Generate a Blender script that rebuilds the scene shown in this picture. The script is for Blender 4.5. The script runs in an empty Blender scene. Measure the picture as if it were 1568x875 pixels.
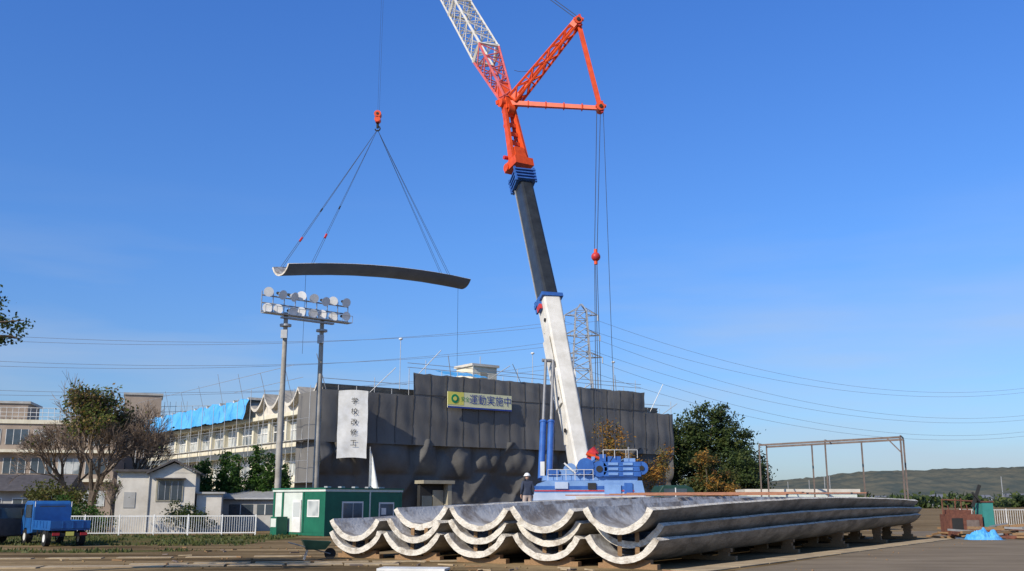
import bpy, math, random
from mathutils import Vector, noise, Matrix
random.seed(7)
R=random.random
def U(a,b): return a+(b-a)*R()
scene=bpy.context.scene
# ---------------------------------------------------------------- materials
def mat(name,col,rough=.8,metal=0.0,col2=None,scale=1.5,detail=6,bump=0.0,bscale=None,stretch=(1,1,1),lo=.35,hi=.65,spec=.3):
    m=bpy.data.materials.new(name); m.use_nodes=True
    nt=m.node_tree; b=nt.nodes['Principled BSDF']
    b.inputs['Roughness'].default_value=rough; b.inputs['Metallic'].default_value=metal
    b.inputs['Specular IOR Level'].default_value=spec
    if col2 is None:
        col2=tuple(c*.78 for c in col)
    tc=nt.nodes.new('ShaderNodeTexCoord'); mp=nt.nodes.new('ShaderNodeMapping')
    mp.inputs['Scale'].default_value=stretch
    nt.links.new(tc.outputs['Object'],mp.inputs['Vector'])
    n=nt.nodes.new('ShaderNodeTexNoise'); n.inputs['Scale'].default_value=scale; n.inputs['Detail'].default_value=detail
    n.inputs['Roughness'].default_value=.65
    nt.links.new(mp.outputs[0],n.inputs['Vector'])
    r=nt.nodes.new('ShaderNodeValToRGB')
    r.color_ramp.elements[0].position=lo; r.color_ramp.elements[1].position=hi
    r.color_ramp.elements[0].color=(*col2,1); r.color_ramp.elements[1].color=(*col,1)
    nt.links.new(n.outputs['Fac'],r.inputs['Fac']); nt.links.new(r.outputs['Color'],b.inputs['Base Color'])
    if bump>0:
        n2=nt.nodes.new('ShaderNodeTexNoise'); n2.inputs['Scale'].default_value=bscale or scale*4; n2.inputs['Detail'].default_value=5
        nt.links.new(mp.outputs[0],n2.inputs['Vector'])
        bp=nt.nodes.new('ShaderNodeBump'); bp.inputs['Strength'].default_value=bump; bp.inputs['Distance'].default_value=.1
        nt.links.new(n2.outputs['Fac'],bp.inputs['Height']); nt.links.new(bp.outputs['Normal'],b.inputs['Normal'])
    return m
def leafmat(name,col):
    m=mat(name,col,.6,col2=tuple(c*.55 for c in col),scale=.8)
    nt=m.node_tree; b=nt.nodes['Principled BSDF']; out=nt.nodes['Material Output']
    t=nt.nodes.new('ShaderNodeBsdfTranslucent'); t.inputs['Color'].default_value=(*[min(1,c*1.3) for c in col],1)
    mx=nt.nodes.new('ShaderNodeMixShader'); mx.inputs[0].default_value=.3
    nt.links.new(b.outputs[0],mx.inputs[1]); nt.links.new(t.outputs[0],mx.inputs[2]); nt.links.new(mx.outputs[0],out.inputs['Surface'])
    return m
M={}
M['white']=mat('white_paint',(.76,.76,.74),.45,col2=(.60,.59,.55),scale=1.2)
M['cream']=mat('cream_wall',(.74,.69,.54),.8,col2=(.58,.53,.40),scale=.6,stretch=(1,1,.35))
M['creamd']=mat('cream_dark',(.36,.33,.25),.8)
M['boomw']=mat('boom_white',(.74,.71,.64),.4,col2=(.56,.53,.46),scale=.8,detail=9)
M['black']=mat('boom_black',(.035,.04,.045),.3,col2=(.02,.022,.025),scale=1,spec=.6)
M['orange']=mat('crane_orange',(.78,.095,.02),.45,col2=(.55,.06,.015),scale=2)
M['red']=mat('crane_red',(.60,.05,.05),.45,col2=(.42,.03,.035),scale=2)
M['pink']=mat('faded_red_paint',(.65,.16,.15),.5,col2=(.5,.09,.09),scale=2)
M['blue']=mat('crane_blue',(.045,.14,.42),.4,col2=(.03,.09,.30),scale=1.5)
M['lblue']=mat('crane_light_blue',(.21,.35,.60),.45,col2=(.14,.25,.47),scale=1.2,detail=9)
M['pblue']=mat('carrier_pale_blue',(.48,.55,.68),.45,col2=(.37,.45,.58),scale=1.2)
M['steel']=mat('grey_steel',(.30,.30,.30),.5,.3,scale=3)
M['brownst']=mat('brown_painted_steel',(.20,.155,.13),.6,col2=(.13,.10,.085),scale=3)
M['galv']=mat('galvanised',(.45,.46,.46),.5,.3,col2=(.34,.34,.34),scale=3)
M['wire']=mat('wire_rope',(.07,.075,.085),.5,.2)
M['pwire']=mat('power_cable',(.26,.29,.34),.6)
M['rubber']=mat('rubber',(.02,.02,.02),.8)
M['dark']=mat('dark_gap',(.03,.03,.03),.8)
M['glass']=mat('window_glass',(.06,.08,.10),.12,col2=(.03,.04,.05),scale=.5,spec=.8)
M['glassl']=mat('curtained_glass',(.50,.52,.50),.25,col2=(.16,.19,.2),scale=.45,detail=2,spec=.6,lo=.42,hi=.52)
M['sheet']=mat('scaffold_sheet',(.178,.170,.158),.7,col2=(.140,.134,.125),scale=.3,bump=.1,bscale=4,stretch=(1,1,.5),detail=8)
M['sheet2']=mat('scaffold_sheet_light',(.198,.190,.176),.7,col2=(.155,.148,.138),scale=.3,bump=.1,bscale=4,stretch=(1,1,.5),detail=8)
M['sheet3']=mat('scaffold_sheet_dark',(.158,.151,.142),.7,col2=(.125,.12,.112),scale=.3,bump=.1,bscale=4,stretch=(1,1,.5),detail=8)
M['sheetd']=mat('scaffold_sheet_lower',(.150,.143,.132),.7,col2=(.095,.092,.086),scale=.3,bump=.1,bscale=4,detail=8)  # darker than the upper sheets: shade of the recessed part put into the colour
M['seam']=mat('sheet_seam',(.08,.077,.073),.8)
M['tarpl']=mat('blue_tarp_bright',(.13,.42,.75),.5,col2=(.05,.32,.66),scale=.5,bump=.4,bscale=1.6)
M['concrete']=mat('concrete',(.40,.375,.33),.9,col2=(.27,.25,.215),scale=1.2,bump=.2)
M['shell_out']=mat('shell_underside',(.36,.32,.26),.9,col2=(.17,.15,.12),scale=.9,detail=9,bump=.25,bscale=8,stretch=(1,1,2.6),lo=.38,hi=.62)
M['hung_out']=mat('hung_shell_underside',(.15,.145,.14),.75,col2=(.11,.107,.104),scale=.4,detail=6,lo=.3,hi=.7)  # darker copy of the shell underside, its shaded side put into the colour
M['shell_in']=mat('shell_inside',(.45,.445,.44),.9,col2=(.21,.185,.165),scale=1.0,detail=10,bump=.3,bscale=9,lo=.40,hi=.56)
M['shell_edge']=mat('shell_edge',(.66,.615,.53),.9,col2=(.35,.305,.245),scale=3.0,detail=9,bump=.5,bscale=14,lo=.34,hi=.54)
M['wood']=mat('timber',(.33,.20,.10),.85,col2=(.2,.12,.06),scale=6,stretch=(1,6,6))
M['redwood']=mat('red_plank',(.36,.17,.10),.85,col2=(.24,.11,.07),scale=4)
M['ply']=mat('plywood',(.47,.37,.23),.85,col2=(.30,.225,.14),scale=1.2,detail=9,bump=.2)
M['green']=mat('prefab_green',(.015,.14,.08),.45,col2=(.01,.10,.06),scale=1)
M['dgreen']=mat('truck_green',(.02,.06,.045),.45,col2=(.015,.04,.03),scale=1)
M['panelw']=mat('prefab_panel',(.62,.66,.60),.6,col2=(.52,.56,.5),scale=1.5)
M['rust']=mat('rusty_steel',(.20,.08,.05),.85,col2=(.10,.04,.03),scale=3,bump=.3)
M['teal']=mat('teal_paint',(.05,.25,.22),.5)
M['yellow']=mat('sign_yellow',(.82,.74,.16),.6,col2=(.78,.70,.14))
M['cream2']=mat('sign_cream',(.80,.78,.48),.6,col2=(.76,.74,.46))
M['signb']=mat('sign_blue',(.03,.07,.34),.6)
M['signg']=mat('sign_green',(.02,.3,.12),.6)
M['roof']=mat('dark_roof',(.10,.09,.09),.7,col2=(.06,.055,.055),scale=2)
M['brownwall']=mat('brown_wall',(.36,.29,.23),.85,col2=(.27,.215,.17),scale=.5)
M['greywall']=mat('grey_wall',(.42,.42,.40),.85,col2=(.32,.31,.29),scale=.8)
M['housew']=mat('house_white',(.68,.635,.55),.8,col2=(.50,.46,.39),scale=.8,detail=9)
M['truckb']=mat('truck_blue',(.02,.12,.36),.35,col2=(.015,.08,.26),scale=2,spec=.6)
M['lamp_white']=mat('lamp_reflector',(.85,.85,.83),.35,0,col2=(.7,.7,.7))  # plain white stands in for the bright reflection of a metal reflector
M['skin']=mat('skin',(.45,.27,.19),.6)
M['helmet']=mat('helmet_white',(.85,.85,.83),.3)
M['bark']=mat('bark',(.17,.135,.10),.95,col2=(.09,.07,.055),scale=4,bump=.3)
M['twig']=mat('twigs',(.26,.195,.145),.95,col2=(.17,.125,.09),scale=2)
M['town']=mat('distant_wall',(.40,.41,.42),.9,col2=(.30,.31,.34),scale=.1)
M['townr']=mat('distant_roof',(.17,.175,.20),.9,col2=(.12,.13,.16),scale=.1)
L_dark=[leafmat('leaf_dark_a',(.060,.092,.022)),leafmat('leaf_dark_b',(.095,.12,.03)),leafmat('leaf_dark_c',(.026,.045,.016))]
L_hedge=[leafmat('leaf_hedge_a',(.06,.13,.02)),leafmat('leaf_hedge_b',(.09,.17,.03)),leafmat('leaf_hedge_c',(.03,.07,.018))]
L_aut=[leafmat('leaf_autumn_a',(.40,.21,.04)),leafmat('leaf_autumn_b',(.26,.12,.03)),leafmat('leaf_autumn_c',(.15,.13,.035))]
L_mix=[leafmat('leaf_mix_a',(.11,.12,.03)),leafmat('leaf_mix_b',(.07,.095,.03)),leafmat('leaf_mix_c',(.20,.115,.03))]
L_olive=[leafmat('leaf_olive_a',(.13,.14,.035)),leafmat('leaf_olive_b',(.10,.12,.03)),leafmat('leaf_olive_c',(.18,.15,.05))]
L_tree=[leafmat('leaf_tree_a',(.15,.17,.035)),leafmat('leaf_tree_b',(.11,.14,.03)),leafmat('leaf_tree_c',(.24,.16,.05))]
# ---------------------------------------------------------------- mesh builder
class MB:
    def __init__(s): s.v=[];s.f=[];s.m=[];s.mats=[];s.sm=[]
    def mi(s,k):
        mm=M[k] if isinstance(k,str) else k
        if mm not in s.mats: s.mats.append(mm)
        return s.mats.index(mm)
    def add(s,vs,fs,k,smooth=False):
        o=len(s.v); s.v+=[tuple(v) for v in vs]; i=s.mi(k)
        for f in fs: s.f.append(tuple(o+a for a in f)); s.m.append(i); s.sm.append(smooth)
    def box(s,x0,y0,z0,x1,y1,z1,k):
        vs=[(x0,y0,z0),(x1,y0,z0),(x1,y1,z0),(x0,y1,z0),(x0,y0,z1),(x1,y0,z1),(x1,y1,z1),(x0,y1,z1)]
        s.add(vs,[(0,3,2,1),(4,5,6,7),(0,1,5,4),(1,2,6,5),(2,3,7,6),(3,0,4,7)],k)
    def prism(s,prof,y0,y1,k,axis='y'):
        n=len(prof)
        if axis=='y': vs=[(a,y0,b) for a,b in prof]+[(a,y1,b) for a,b in prof]
        else: vs=[(y0,a,b) for a,b in prof]+[(y1,a,b) for a,b in prof]
        fs=[tuple(range(n)),tuple(range(2*n-1,n-1,-1))]+[(i,i+n,(i+1)%n+n,(i+1)%n) for i in range(n)]
        s.add(vs,fs,k)
    def frame(s,p,q):
        p=Vector(p);q=Vector(q);d=(q-p); L=d.length; d=d/max(L,1e-6)
        up=Vector((0,0,1)) if abs(d.z)<.97 else Vector((0,1,0))
        a=d.cross(up).normalized(); b=a.cross(d).normalized()
        return p,q,a,b,L
    def beam(s,p,q,w,h,k,w2=None,h2=None):
        p,q,a,b,L=s.frame(p,q); w2=w if w2 is None else w2; h2=h if h2 is None else h2
        vs=[]
        for o,ww,hh in((p,w,h),(q,w2,h2)):
            for sx,sy in((-1,-1),(1,-1),(1,1),(-1,1)): vs.append(o+a*sx*ww/2+b*sy*hh/2)
        s.add(vs,[(0,1,2,3),(7,6,5,4),(0,4,5,1),(1,5,6,2),(2,6,7,3),(3,7,4,0)],k)
    def cyl(s,p,q,r,k,n=8,r2=None,caps=True):
        p,q,a,b,L=s.frame(p,q); r2=r if r2 is None else r2; vs=[]
        for o,rr in((p,r),(q,r2)):
            for i in range(n):
                t=2*math.pi*i/n; vs.append(o+a*math.cos(t)*rr+b*math.sin(t)*rr)
        fs=[(i,i+n,(i+1)%n+n,(i+1)%n) for i in range(n)]
        s.add(vs,fs,k,n>6)
        if caps: s.add(vs,[tuple(range(n)),tuple(range(2*n-1,n-1,-1))],k,False)
    def path(s,pts,r,k,n=4):
        for i in range(len(pts)-1): s.cyl(pts[i],pts[i+1],r,k,n,caps=False)
    def sphere(s,c,r,k,n=12,m=8,sc=(1,1,1)):
        vs=[];fs=[]
        for j in range(m+1):
            ph=math.pi*j/m
            for i in range(n):
                t=2*math.pi*i/n; vs.append((c[0]+r*sc[0]*math.sin(ph)*math.cos(t),c[1]+r*sc[1]*math.sin(ph)*math.sin(t),c[2]+r*sc[2]*math.cos(ph)))
        for j in range(m):
            for i in range(n): fs.append((j*n+i,(j+1)*n+i,(j+1)*n+(i+1)%n,j*n+(i+1)%n))
        s.add(vs,fs,k,True)
    def grid(s,fn,nu,nv,k,smooth=True):
        vs=[fn(i/nu,j/nv) for j in range(nv+1) for i in range(nu+1)]
        s.add(vs,[(j*(nu+1)+i,j*(nu+1)+i+1,(j+1)*(nu+1)+i+1,(j+1)*(nu+1)+i) for j in range(nv) for i in range(nu)],k,smooth)
    def lattice(s,p,q,w0,w1,n,cr,lr,k):
        p,q,a,b,L=s.frame(p,q)
        def c(t,i):
            w=w0+(w1-w0)*t; sx,sy=((-1,-1),(1,-1),(1,1),(-1,1))[i%4]
            return p.lerp(q,t)+a*sx*w/2+b*sy*w/2
        for i in range(4): s.cyl(c(0,i),c(1,i),cr,k,5)
        for j in range(n):
            t0=j/n;t1=(j+1)/n
            for i in range(4):
                if (i+j)%2: s.cyl(c(t0,i),c(t1,i+1),lr,k,4,caps=False)
                else: s.cyl(c(t0,i+1),c(t1,i),lr,k,4,caps=False)
                if j%2==0: s.cyl(c(t0,i),c(t0,i+1),lr,k,4,caps=False)
    def build(s,name,parent=None,loc=(0,0,0),rz=0,bevel=0,recalc=True):
        me=bpy.data.meshes.new(name); me.from_pydata(s.v,[],s.f)
        for mm in s.mats: me.materials.append(mm)
        me.polygons.foreach_set('material_index',s.m); me.polygons.foreach_set('use_smooth',s.sm)
        if recalc:
            import bmesh
            bm=bmesh.new(); bm.from_mesh(me); bmesh.ops.recalc_face_normals(bm,faces=bm.faces); bm.to_mesh(me); bm.free()
        me.update()
        o=bpy.data.objects.new(name,me); scene.collection.objects.link(o)
        o.location=loc; o.rotation_euler=(0,0,rz)
        if parent: o.parent=parent
        if bevel:
            bv=o.modifiers.new('bevel','BEVEL'); bv.width=bevel; bv.segments=2; bv.limit_method='ANGLE'
        return o
def empty(name,loc=(0,0,0),rz=0):
    o=bpy.data.objects.new(name,None); scene.collection.objects.link(o); o.location=loc; o.rotation_euler=(0,0,rz); return o
def text(name,body,size,loc,rot,k,parent):
    c=bpy.data.curves.new(name,'FONT'); c.body=body; c.size=size; c.align_x='CENTER'; c.align_y='CENTER'
    c.materials.append(M[k]); o=bpy.data.objects.new(name,c); scene.collection.objects.link(o); o.location=loc; o.rotation_euler=rot; o.parent=parent; return o
# ---------------------------------------------------------------- camera
cam=bpy.data.cameras.new('camera'); co=bpy.data.objects.new('camera',cam); scene.collection.objects.link(co)
co.location=(0,0,2.0); co.rotation_euler=(math.radians(90+12.24),0,0); cam.lens=35; cam.sensor_width=36; cam.clip_end=6000
scene.camera=co
# ---------------------------------------------------------------- light
sd=Vector((-.66,-.75,0)).normalized(); EL=math.radians(33)
sd=Vector((sd.x*math.cos(EL),sd.y*math.cos(EL),math.sin(EL)))
sl=bpy.data.lights.new('sun','SUN'); so=bpy.data.objects.new('sun',sl); scene.collection.objects.link(so)
sl.energy=5.0; sl.angle=math.radians(.5); sl.color=(1,.905,.755)
so.rotation_euler=sd.to_track_quat('Z','Y').to_euler(); so.location=(-40,-40,60)
w=bpy.data.worlds.new('World'); scene.world=w; w.use_nodes=True; nt=w.node_tree
bg=nt.nodes['Background']; sky=nt.nodes.new('ShaderNodeTexSky'); sky.sky_type='NISHITA'; sky.sun_disc=False
sky.sun_elevation=EL; sky.sun_rotation=math.atan2(sd.x,sd.y)%(2*math.pi); sky.altitude=50; sky.air_density=1.0; sky.dust_density=.6; sky.ozone_density=2.0
bg.inputs['Strength'].default_value=.10
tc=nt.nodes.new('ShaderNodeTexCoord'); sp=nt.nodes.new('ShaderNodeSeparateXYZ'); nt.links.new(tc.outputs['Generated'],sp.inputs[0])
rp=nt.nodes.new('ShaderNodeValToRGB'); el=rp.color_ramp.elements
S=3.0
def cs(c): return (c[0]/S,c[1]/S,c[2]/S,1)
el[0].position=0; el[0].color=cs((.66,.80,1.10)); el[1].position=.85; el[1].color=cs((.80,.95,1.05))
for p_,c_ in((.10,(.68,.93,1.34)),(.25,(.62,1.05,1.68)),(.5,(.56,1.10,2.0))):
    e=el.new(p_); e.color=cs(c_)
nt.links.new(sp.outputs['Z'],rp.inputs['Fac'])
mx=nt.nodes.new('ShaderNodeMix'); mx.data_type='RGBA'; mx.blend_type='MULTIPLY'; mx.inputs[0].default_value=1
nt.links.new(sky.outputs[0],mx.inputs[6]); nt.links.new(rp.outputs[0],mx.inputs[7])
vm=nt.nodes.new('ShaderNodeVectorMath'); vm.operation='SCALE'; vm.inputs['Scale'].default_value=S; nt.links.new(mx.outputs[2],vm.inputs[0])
mp=nt.nodes.new('ShaderNodeMapping'); mp.inputs['Scale'].default_value=(1.3,1.3,9); mp.inputs['Rotation'].default_value=(0,.06,0); nt.links.new(tc.outputs['Generated'],mp.inputs[0])
cn=nt.nodes.new('ShaderNodeTexNoise'); cn.inputs['Scale'].default_value=2.0; cn.inputs['Detail'].default_value=8; nt.links.new(mp.outputs[0],cn.inputs[0])
cr=nt.nodes.new('ShaderNodeMapRange'); cr.inputs[1].default_value=.42; cr.inputs[2].default_value=.75; cr.inputs[4].default_value=.75; nt.links.new(cn.outputs[0],cr.inputs[0])
cz=nt.nodes.new('ShaderNodeMapRange'); cz.inputs[1].default_value=.30; cz.inputs[2].default_value=.06; nt.links.new(sp.outputs['Z'],cz.inputs[0])
cm_=nt.nodes.new('ShaderNodeMath'); cm_.operation='MULTIPLY'; nt.links.new(cr.outputs[0],cm_.inputs[0]); nt.links.new(cz.outputs[0],cm_.inputs[1])
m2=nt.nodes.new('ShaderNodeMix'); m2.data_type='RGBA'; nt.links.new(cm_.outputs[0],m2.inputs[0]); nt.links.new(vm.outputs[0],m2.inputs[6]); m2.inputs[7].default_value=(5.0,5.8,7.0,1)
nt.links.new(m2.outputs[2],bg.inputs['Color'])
scene.view_settings.view_transform='Standard'; scene.view_settings.look='None'; scene.view_settings.exposure=0
# ---------------------------------------------------------------- ground
def ground_mat():
    m=bpy.data.materials.new('dirt_field'); m.use_nodes=True; nt=m.node_tree; b=nt.nodes['Principled BSDF']; b.inputs['Roughness'].default_value=.95
    b.inputs['Specular IOR Level'].default_value=.05
    tc=nt.nodes.new('ShaderNodeTexCoord'); mp=nt.nodes.new('ShaderNodeMapping'); mp.inputs['Scale'].default_value=(.4,1.8,1); mp.inputs['Rotation'].default_value=(0,0,-.15)
    nt.links.new(tc.outputs['Object'],mp.inputs[0])
    n1=nt.nodes.new('ShaderNodeTexNoise'); n1.inputs['Scale'].default_value=.25; n1.inputs['Detail'].default_value=9
    n2=nt.nodes.new('ShaderNodeTexNoise'); n2.inputs['Scale'].default_value=3; n2.inputs['Detail'].default_value=8
    r1=nt.nodes.new('ShaderNodeValToRGB'); r1.color_ramp.elements[0].color=(.10,.066,.030,1); r1.color_ramp.elements[1].color=(.33,.235,.125,1)
    r1.color_ramp.elements[0].position=.38; r1.color_ramp.elements[1].position=.62
    mx=nt.nodes.new('ShaderNodeMix'); mx.data_type='RGBA'; mx.blend_type='MULTIPLY'; mx.inputs[0].default_value=.6
    r2=nt.nodes.new('ShaderNodeValToRGB'); r2.color_ramp.elements[0].color=(.5,.5,.5,1); r2.color_ramp.elements[0].position=.3; r2.color_ramp.elements[1].position=.65
    nt.links.new(mp.outputs[0],n1.inputs['Vector']); nt.links.new(tc.outputs['Object'],n2.inputs['Vector'])
    nt.links.new(n1.outputs[0],r1.inputs[0]); nt.links.new(n2.outputs[0],r2.inputs[0])
    nt.links.new(r1.outputs[0],mx.inputs[6]); nt.links.new(r2.outputs[0],mx.inputs[7]); nt.links.new(mx.outputs[2],b.inputs['Base Color'])
    bp=nt.nodes.new('ShaderNodeBump'); bp.inputs['Strength'].default_value=.35; bp.inputs['Distance'].default_value=.05
    nt.links.new(n2.outputs[0],bp.inputs['Height']); nt.links.new(bp.outputs[0],b.inputs['Normal'])
    return m
M['dirt']=ground_mat()
M['asphalt']=mat('worn_asphalt',(.255,.205,.145),.95,col2=(.15,.118,.083),scale=.35,detail=11,bump=.2,bscale=12,lo=.3,hi=.7,stretch=(.6,1.6,1),spec=.05)
M['grass']=mat('grass_verge',(.085,.10,.03),.95,col2=(.14,.10,.045),scale=.5,detail=8,bump=.8,bscale=9,spec=.05)
g=MB(); g.add([(-3000,-300,0),(3000,-300,0),(3000,5000,0),(-3000,5000,0)],[(0,1,2,3)],'dirt'); g.build('ground',recalc=False)
def patch(name,pts,z,k,jit=.35,sub=10):
    P=[]
    for i in range(len(pts)):
        a=Vector(pts[i]);b=Vector(pts[(i+1)%len(pts)])
        for j in range(sub): 
            c=a.lerp(b,j/sub); P.append((c.x+U(-jit,jit),c.y+U(-jit,jit),z))
    mb=MB(); mb.add(P,[tuple(range(len(P)))],k); mb.build(name)
patch('asphalt_pavement',[(6.0,18),(60,10),(120,60),(60,90),(24,68),(24,57),(6.6,30.5)],.004,'asphalt',.15)
patch('grass_verge',[(-45,47),(-20,47.5),(-14,50.5),(-11.5,57),(-14,61.5),(-45,61)],.004,'grass',.5,14)
patch('grass_verge',[(-30,40.5),(-14,41.5),(-12,43.5),(-30,43.2)],.004,'grass',.4,14)
tb=MB()
for i in range(7500):
    if i<6500: x=U(-36,-12.5);y=U(47.5,61.3)
    else: x=U(-30,-12.5);y=U(40.8,43.2)
    if noise.noise((x*.35,y*.35,0))<-.12: continue
    h=U(.05,.18);a=U(0,6.28);d=.06
    tb.add([(x-d*math.cos(a),y-d*math.sin(a),0),(x+d*math.cos(a),y+d*math.sin(a),0),(x+U(-.05,.05),y+U(-.05,.05),h)],[(0,1,2)],random.choice([L_olive[0],L_olive[1],L_mix[1]]))
tb.build('grass_tufts',recalc=False)
def slab(mb,a,b,wd,z0,z1,k):
    a=Vector((*a,(z0+z1)/2));b=Vector((*b,(z0+z1)/2)); mb.beam(a,b,wd,z1-z0,k)
pb=MB(); x0=Vector((-20,31.0));dv=Vector((.985,.17))
for i in range(9):
    a=x0+dv*(i*1.85); b=a+dv*U(1.72,1.83); o=U(-.18,.18)
    slab(pb,(a.x,a.y+o),(b.x,b.y+o+U(-.08,.08)),.9,.0,.025+.006*(i%3),'ply')
for i in range(6):
    a=Vector((-12.4,33.6))+dv*(i*1.95); b=a+dv*1.8; o=U(-.15,.15)
    slab(pb,(a.x,a.y+o),(b.x,b.y+o),.45,.0,.028+.004*(i%2),'ply')
for i in range(5):
    a=Vector((-19,36.5))+dv*(i*2.4); slab(pb,(a.x,a.y),(a.x+1.9,a.y+U(.2,.5)),.5,0,.03,'ply')
pb.build('plywood_walkway')
pb=MB(); slab(pb,(-3.9,30.6),(-1.9,30.35),.9,.02,.09,'white'); slab(pb,(-3.7,30.5),(-3.6,30.5),.9,.0,.02,'wood');pb.build('white_board')
D=Vector((.58,.815)); D.normalize(); E=Vector((-.835,.55)); E.normalize()
pb=MB()
for i in range(13):
    a=Vector((5.15,30.2))+D*(i*2.45); b=a+D*2.40
    slab(pb,(a.x,a.y),(b.x,b.y),1.15,.008,.03+.005*(i%2),'ply')
pb.build('plywood_strip')
pb=MB()
for i in range(160):
    t=R(); x=U(-16,8); y=31.5-x*.62+U(-2.4,1.2) if x>-7 else U(31,46)
    if R()<.3:
        l=U(.15,.7);an=U(0,6.28); pb.beam((x,y,.03),(x+l*math.cos(an),y+l*math.sin(an),.04),U(.03,.09),.04,random.choice(['wood','ply','brownst']))
    else:
        s=U(.02,.05); pb.sphere((x,y,s*.4),s,random.choice(['dirt','wood','dirt']),5,4,(1,U(.6,1),.6))
for i in range(30):
    q=Vector((6.3,30.5))+D*U(0,32)+Vector((U(0,2),U(-2,0))); s=U(.02,.045); pb.sphere((q.x,q.y,s*.4),s,'wood',5,4,(1,U(.6,1),.6))
pb.build('loose_debris')
# ---------------------------------------------------------------- shell
def shell(mb,fc,Lt,width,depthf,nL=36,nS=14,th=.12,ethick=.2,ko='shell_out'):
    rows=[]
    for j in range(nL+1):
        t=j/nL; o,sv,uv=fc(t); d=depthf(t); tk=ethick if j==0 or j==nL else (ethick*.8 if j in(1,nL-1) else th)
        outr=[];inn=[]
        for i in range(nS+1):
            a=-1+2*i/nS; ph=a*1.12; xx=math.sin(ph)/math.sin(1.12); zz=(1-math.cos(ph))/(1-math.cos(1.12))
            wob=.02*noise.noise((o.x*.5+a*3,o.y*.5,o.z*3))
            p=o+sv*(xx*width/2)+uv*(zz*d+wob)
            nrm=(sv*(-math.sin(ph))+uv*math.cos(ph)).normalized()
            chip=.04*noise.noise((a*7+o.x*9,o.y*3,o.z*11)) if j in(0,nL) else 0
            outr.append(p); inn.append(p+nrm*(tk+chip))
        rows.append((outr,inn))
    N=nS+1
    vo=[v for r in rows for v in r[0]]; vi=[v for r in rows for v in r[1]]
    q=[(j*N+i,j*N+i+1,(j+1)*N+i+1,(j+1)*N+i) for j in range(nL) for i in range(nS)]
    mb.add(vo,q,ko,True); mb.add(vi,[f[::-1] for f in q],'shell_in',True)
    K=len(vo)
    e=[]
    for i in range(nS): e.append((i,i+1,i+1+K,i+K)); b=nL*N; e.append((b+i+1,b+i,b+i+K,b+i+1+K))
    for j in range(nL): e.append(((j+1)*N,j*N,j*N+K,(j+1)*N+K)); e.append((j*N+nS,(j+1)*N+nS,(j+1)*N+nS+K,j*N+nS+K))
    mb.add(vo+vi,e,'shell_edge')
LT=31.0
c5=Vector((3.35,31.2))
def pile_z(t,tier):
    return .16+tier*(.43-.07*t)+.55*t**1.6+.28*(1-(2*t-1)**2)*(.4+.3*tier)
for s_i in range(5):
    root=empty('precast_concrete_roof_shell_stack')
    base=c5+E*(2.72*s_i)
    n=3 if s_i<4 else 2
    for tier in range(n):
        mb=MB(); jl=U(-.4,.4) if tier else 0; js=U(-.09,.09); wd=2.42+U(-.05,.05)+ .06*(tier==0); tilt=U(-.035,.035)
        def fc(t,jl=jl,js=js,tier=tier,tilt=tilt):
            p=base+D*(t*LT+jl)+E*js
            return Vector((p.x,p.y,pile_z(t,tier))),Vector((-E.x,-E.y,tilt)),Vector((0,0,1))
        dep=lambda t:.72-.12*t+.06*(1-(2*t-1)**2)
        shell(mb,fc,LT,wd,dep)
        mb.build('roof_shell_%d'%(tier+1),root,recalc=False)
    mb=MB()
    for t in(.012,.2,.4,.6,.8,.985):
        p=base+D*(t*LT); zb=pile_z(t,0)
        for sgn in(-1,1):
            c=p+E*(sgn*.55); zt=zb+.14
            h=.0
            while h<zt-.03:
                hh=min(.14,zt-h); l=U(.35,.6)
                a=Vector((c.x,c.y,h+hh/2))-Vector((E.x,E.y,0))*l/2; b=Vector((c.x,c.y,h+hh/2))+Vector((E.x,E.y,0))*l/2
                mb.beam(a,b,.2,hh-.004,'wood'); h+=hh
        for tier in range(1,n):
            z=pile_z(t,tier)
            for sgn in(-1,1):
                c=p+E*(sgn*.3)
                mb.beam((c.x,c.y,z-.24),(c.x,c.y,z+.06),.12,.16,'wood')
        c0=p-E*1.0;c1=p+E*1.0
        mb.beam((c0.x,c0.y,.075),(c1.x,c1.y,.075),.22,.15,'wood')
    mb.build('timber_dunnage',root)
mb=MB()
for L_,a0,a1 in((12,-.8,9.2),(12.5,.2,8.8),(15.5,-.4,9),(16.1,0,8.5),(20,-.9,9),(23.5,-.6,8.6)):
    p=c5+D*L_+E*a0; q=c5+D*(L_+U(-.3,.3))+E*a1; z=pile_z(L_/LT,2)+.92+U(0,.05)
    mb.beam((p.x,p.y,z),(q.x,q.y,z),.35,.05,'redwood')
mb.build('access_planks')
# ---------------------------------------------------------------- suspended shell with rigging
root=empty('suspended_roof_shell')
A=Vector((-25.7,107.5,26.4));B=Vector((-6.6,130,29.7)); ax=(B-A); 
sideh=Vector((ax.y,-ax.x,0)).normalized()
def fch(t):
    p=A.lerp(B,t)+Vector((0,0,.75*(1-(2*t-1)**2)))
    return p,sideh,Vector((0,0,1))
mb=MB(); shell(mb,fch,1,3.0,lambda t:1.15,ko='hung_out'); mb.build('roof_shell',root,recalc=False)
mb=MB(); HK=Vector((-17.1,119.5,48.2))
for t,s in((.04,-1),(.11,1),(.86,1),(.93,-1)):
    o,sv,uv=fch(t); e=o+sv*s*1.45+uv*1.1
    for dx in(-.12,.12): mb.cyl(HK,e+Vector((dx,0,0)),.028,'wire',4)
    if t<.5:
        m=HK.lerp(e,.80); mb.cyl(m,HK.lerp(e,.825),.13,'red',6); m=HK.lerp(e,.6); mb.cyl(m,HK.lerp(e,.62),.09,'dark',6)
o,sv,uv=fch(.97); mb.cyl(o,o+Vector((0,0,-13)),.02,'wire',4)
o,sv,uv=fch(.12); mb.cyl(o,o+Vector((0,0,-9)),.02,'wire',4)
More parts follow.
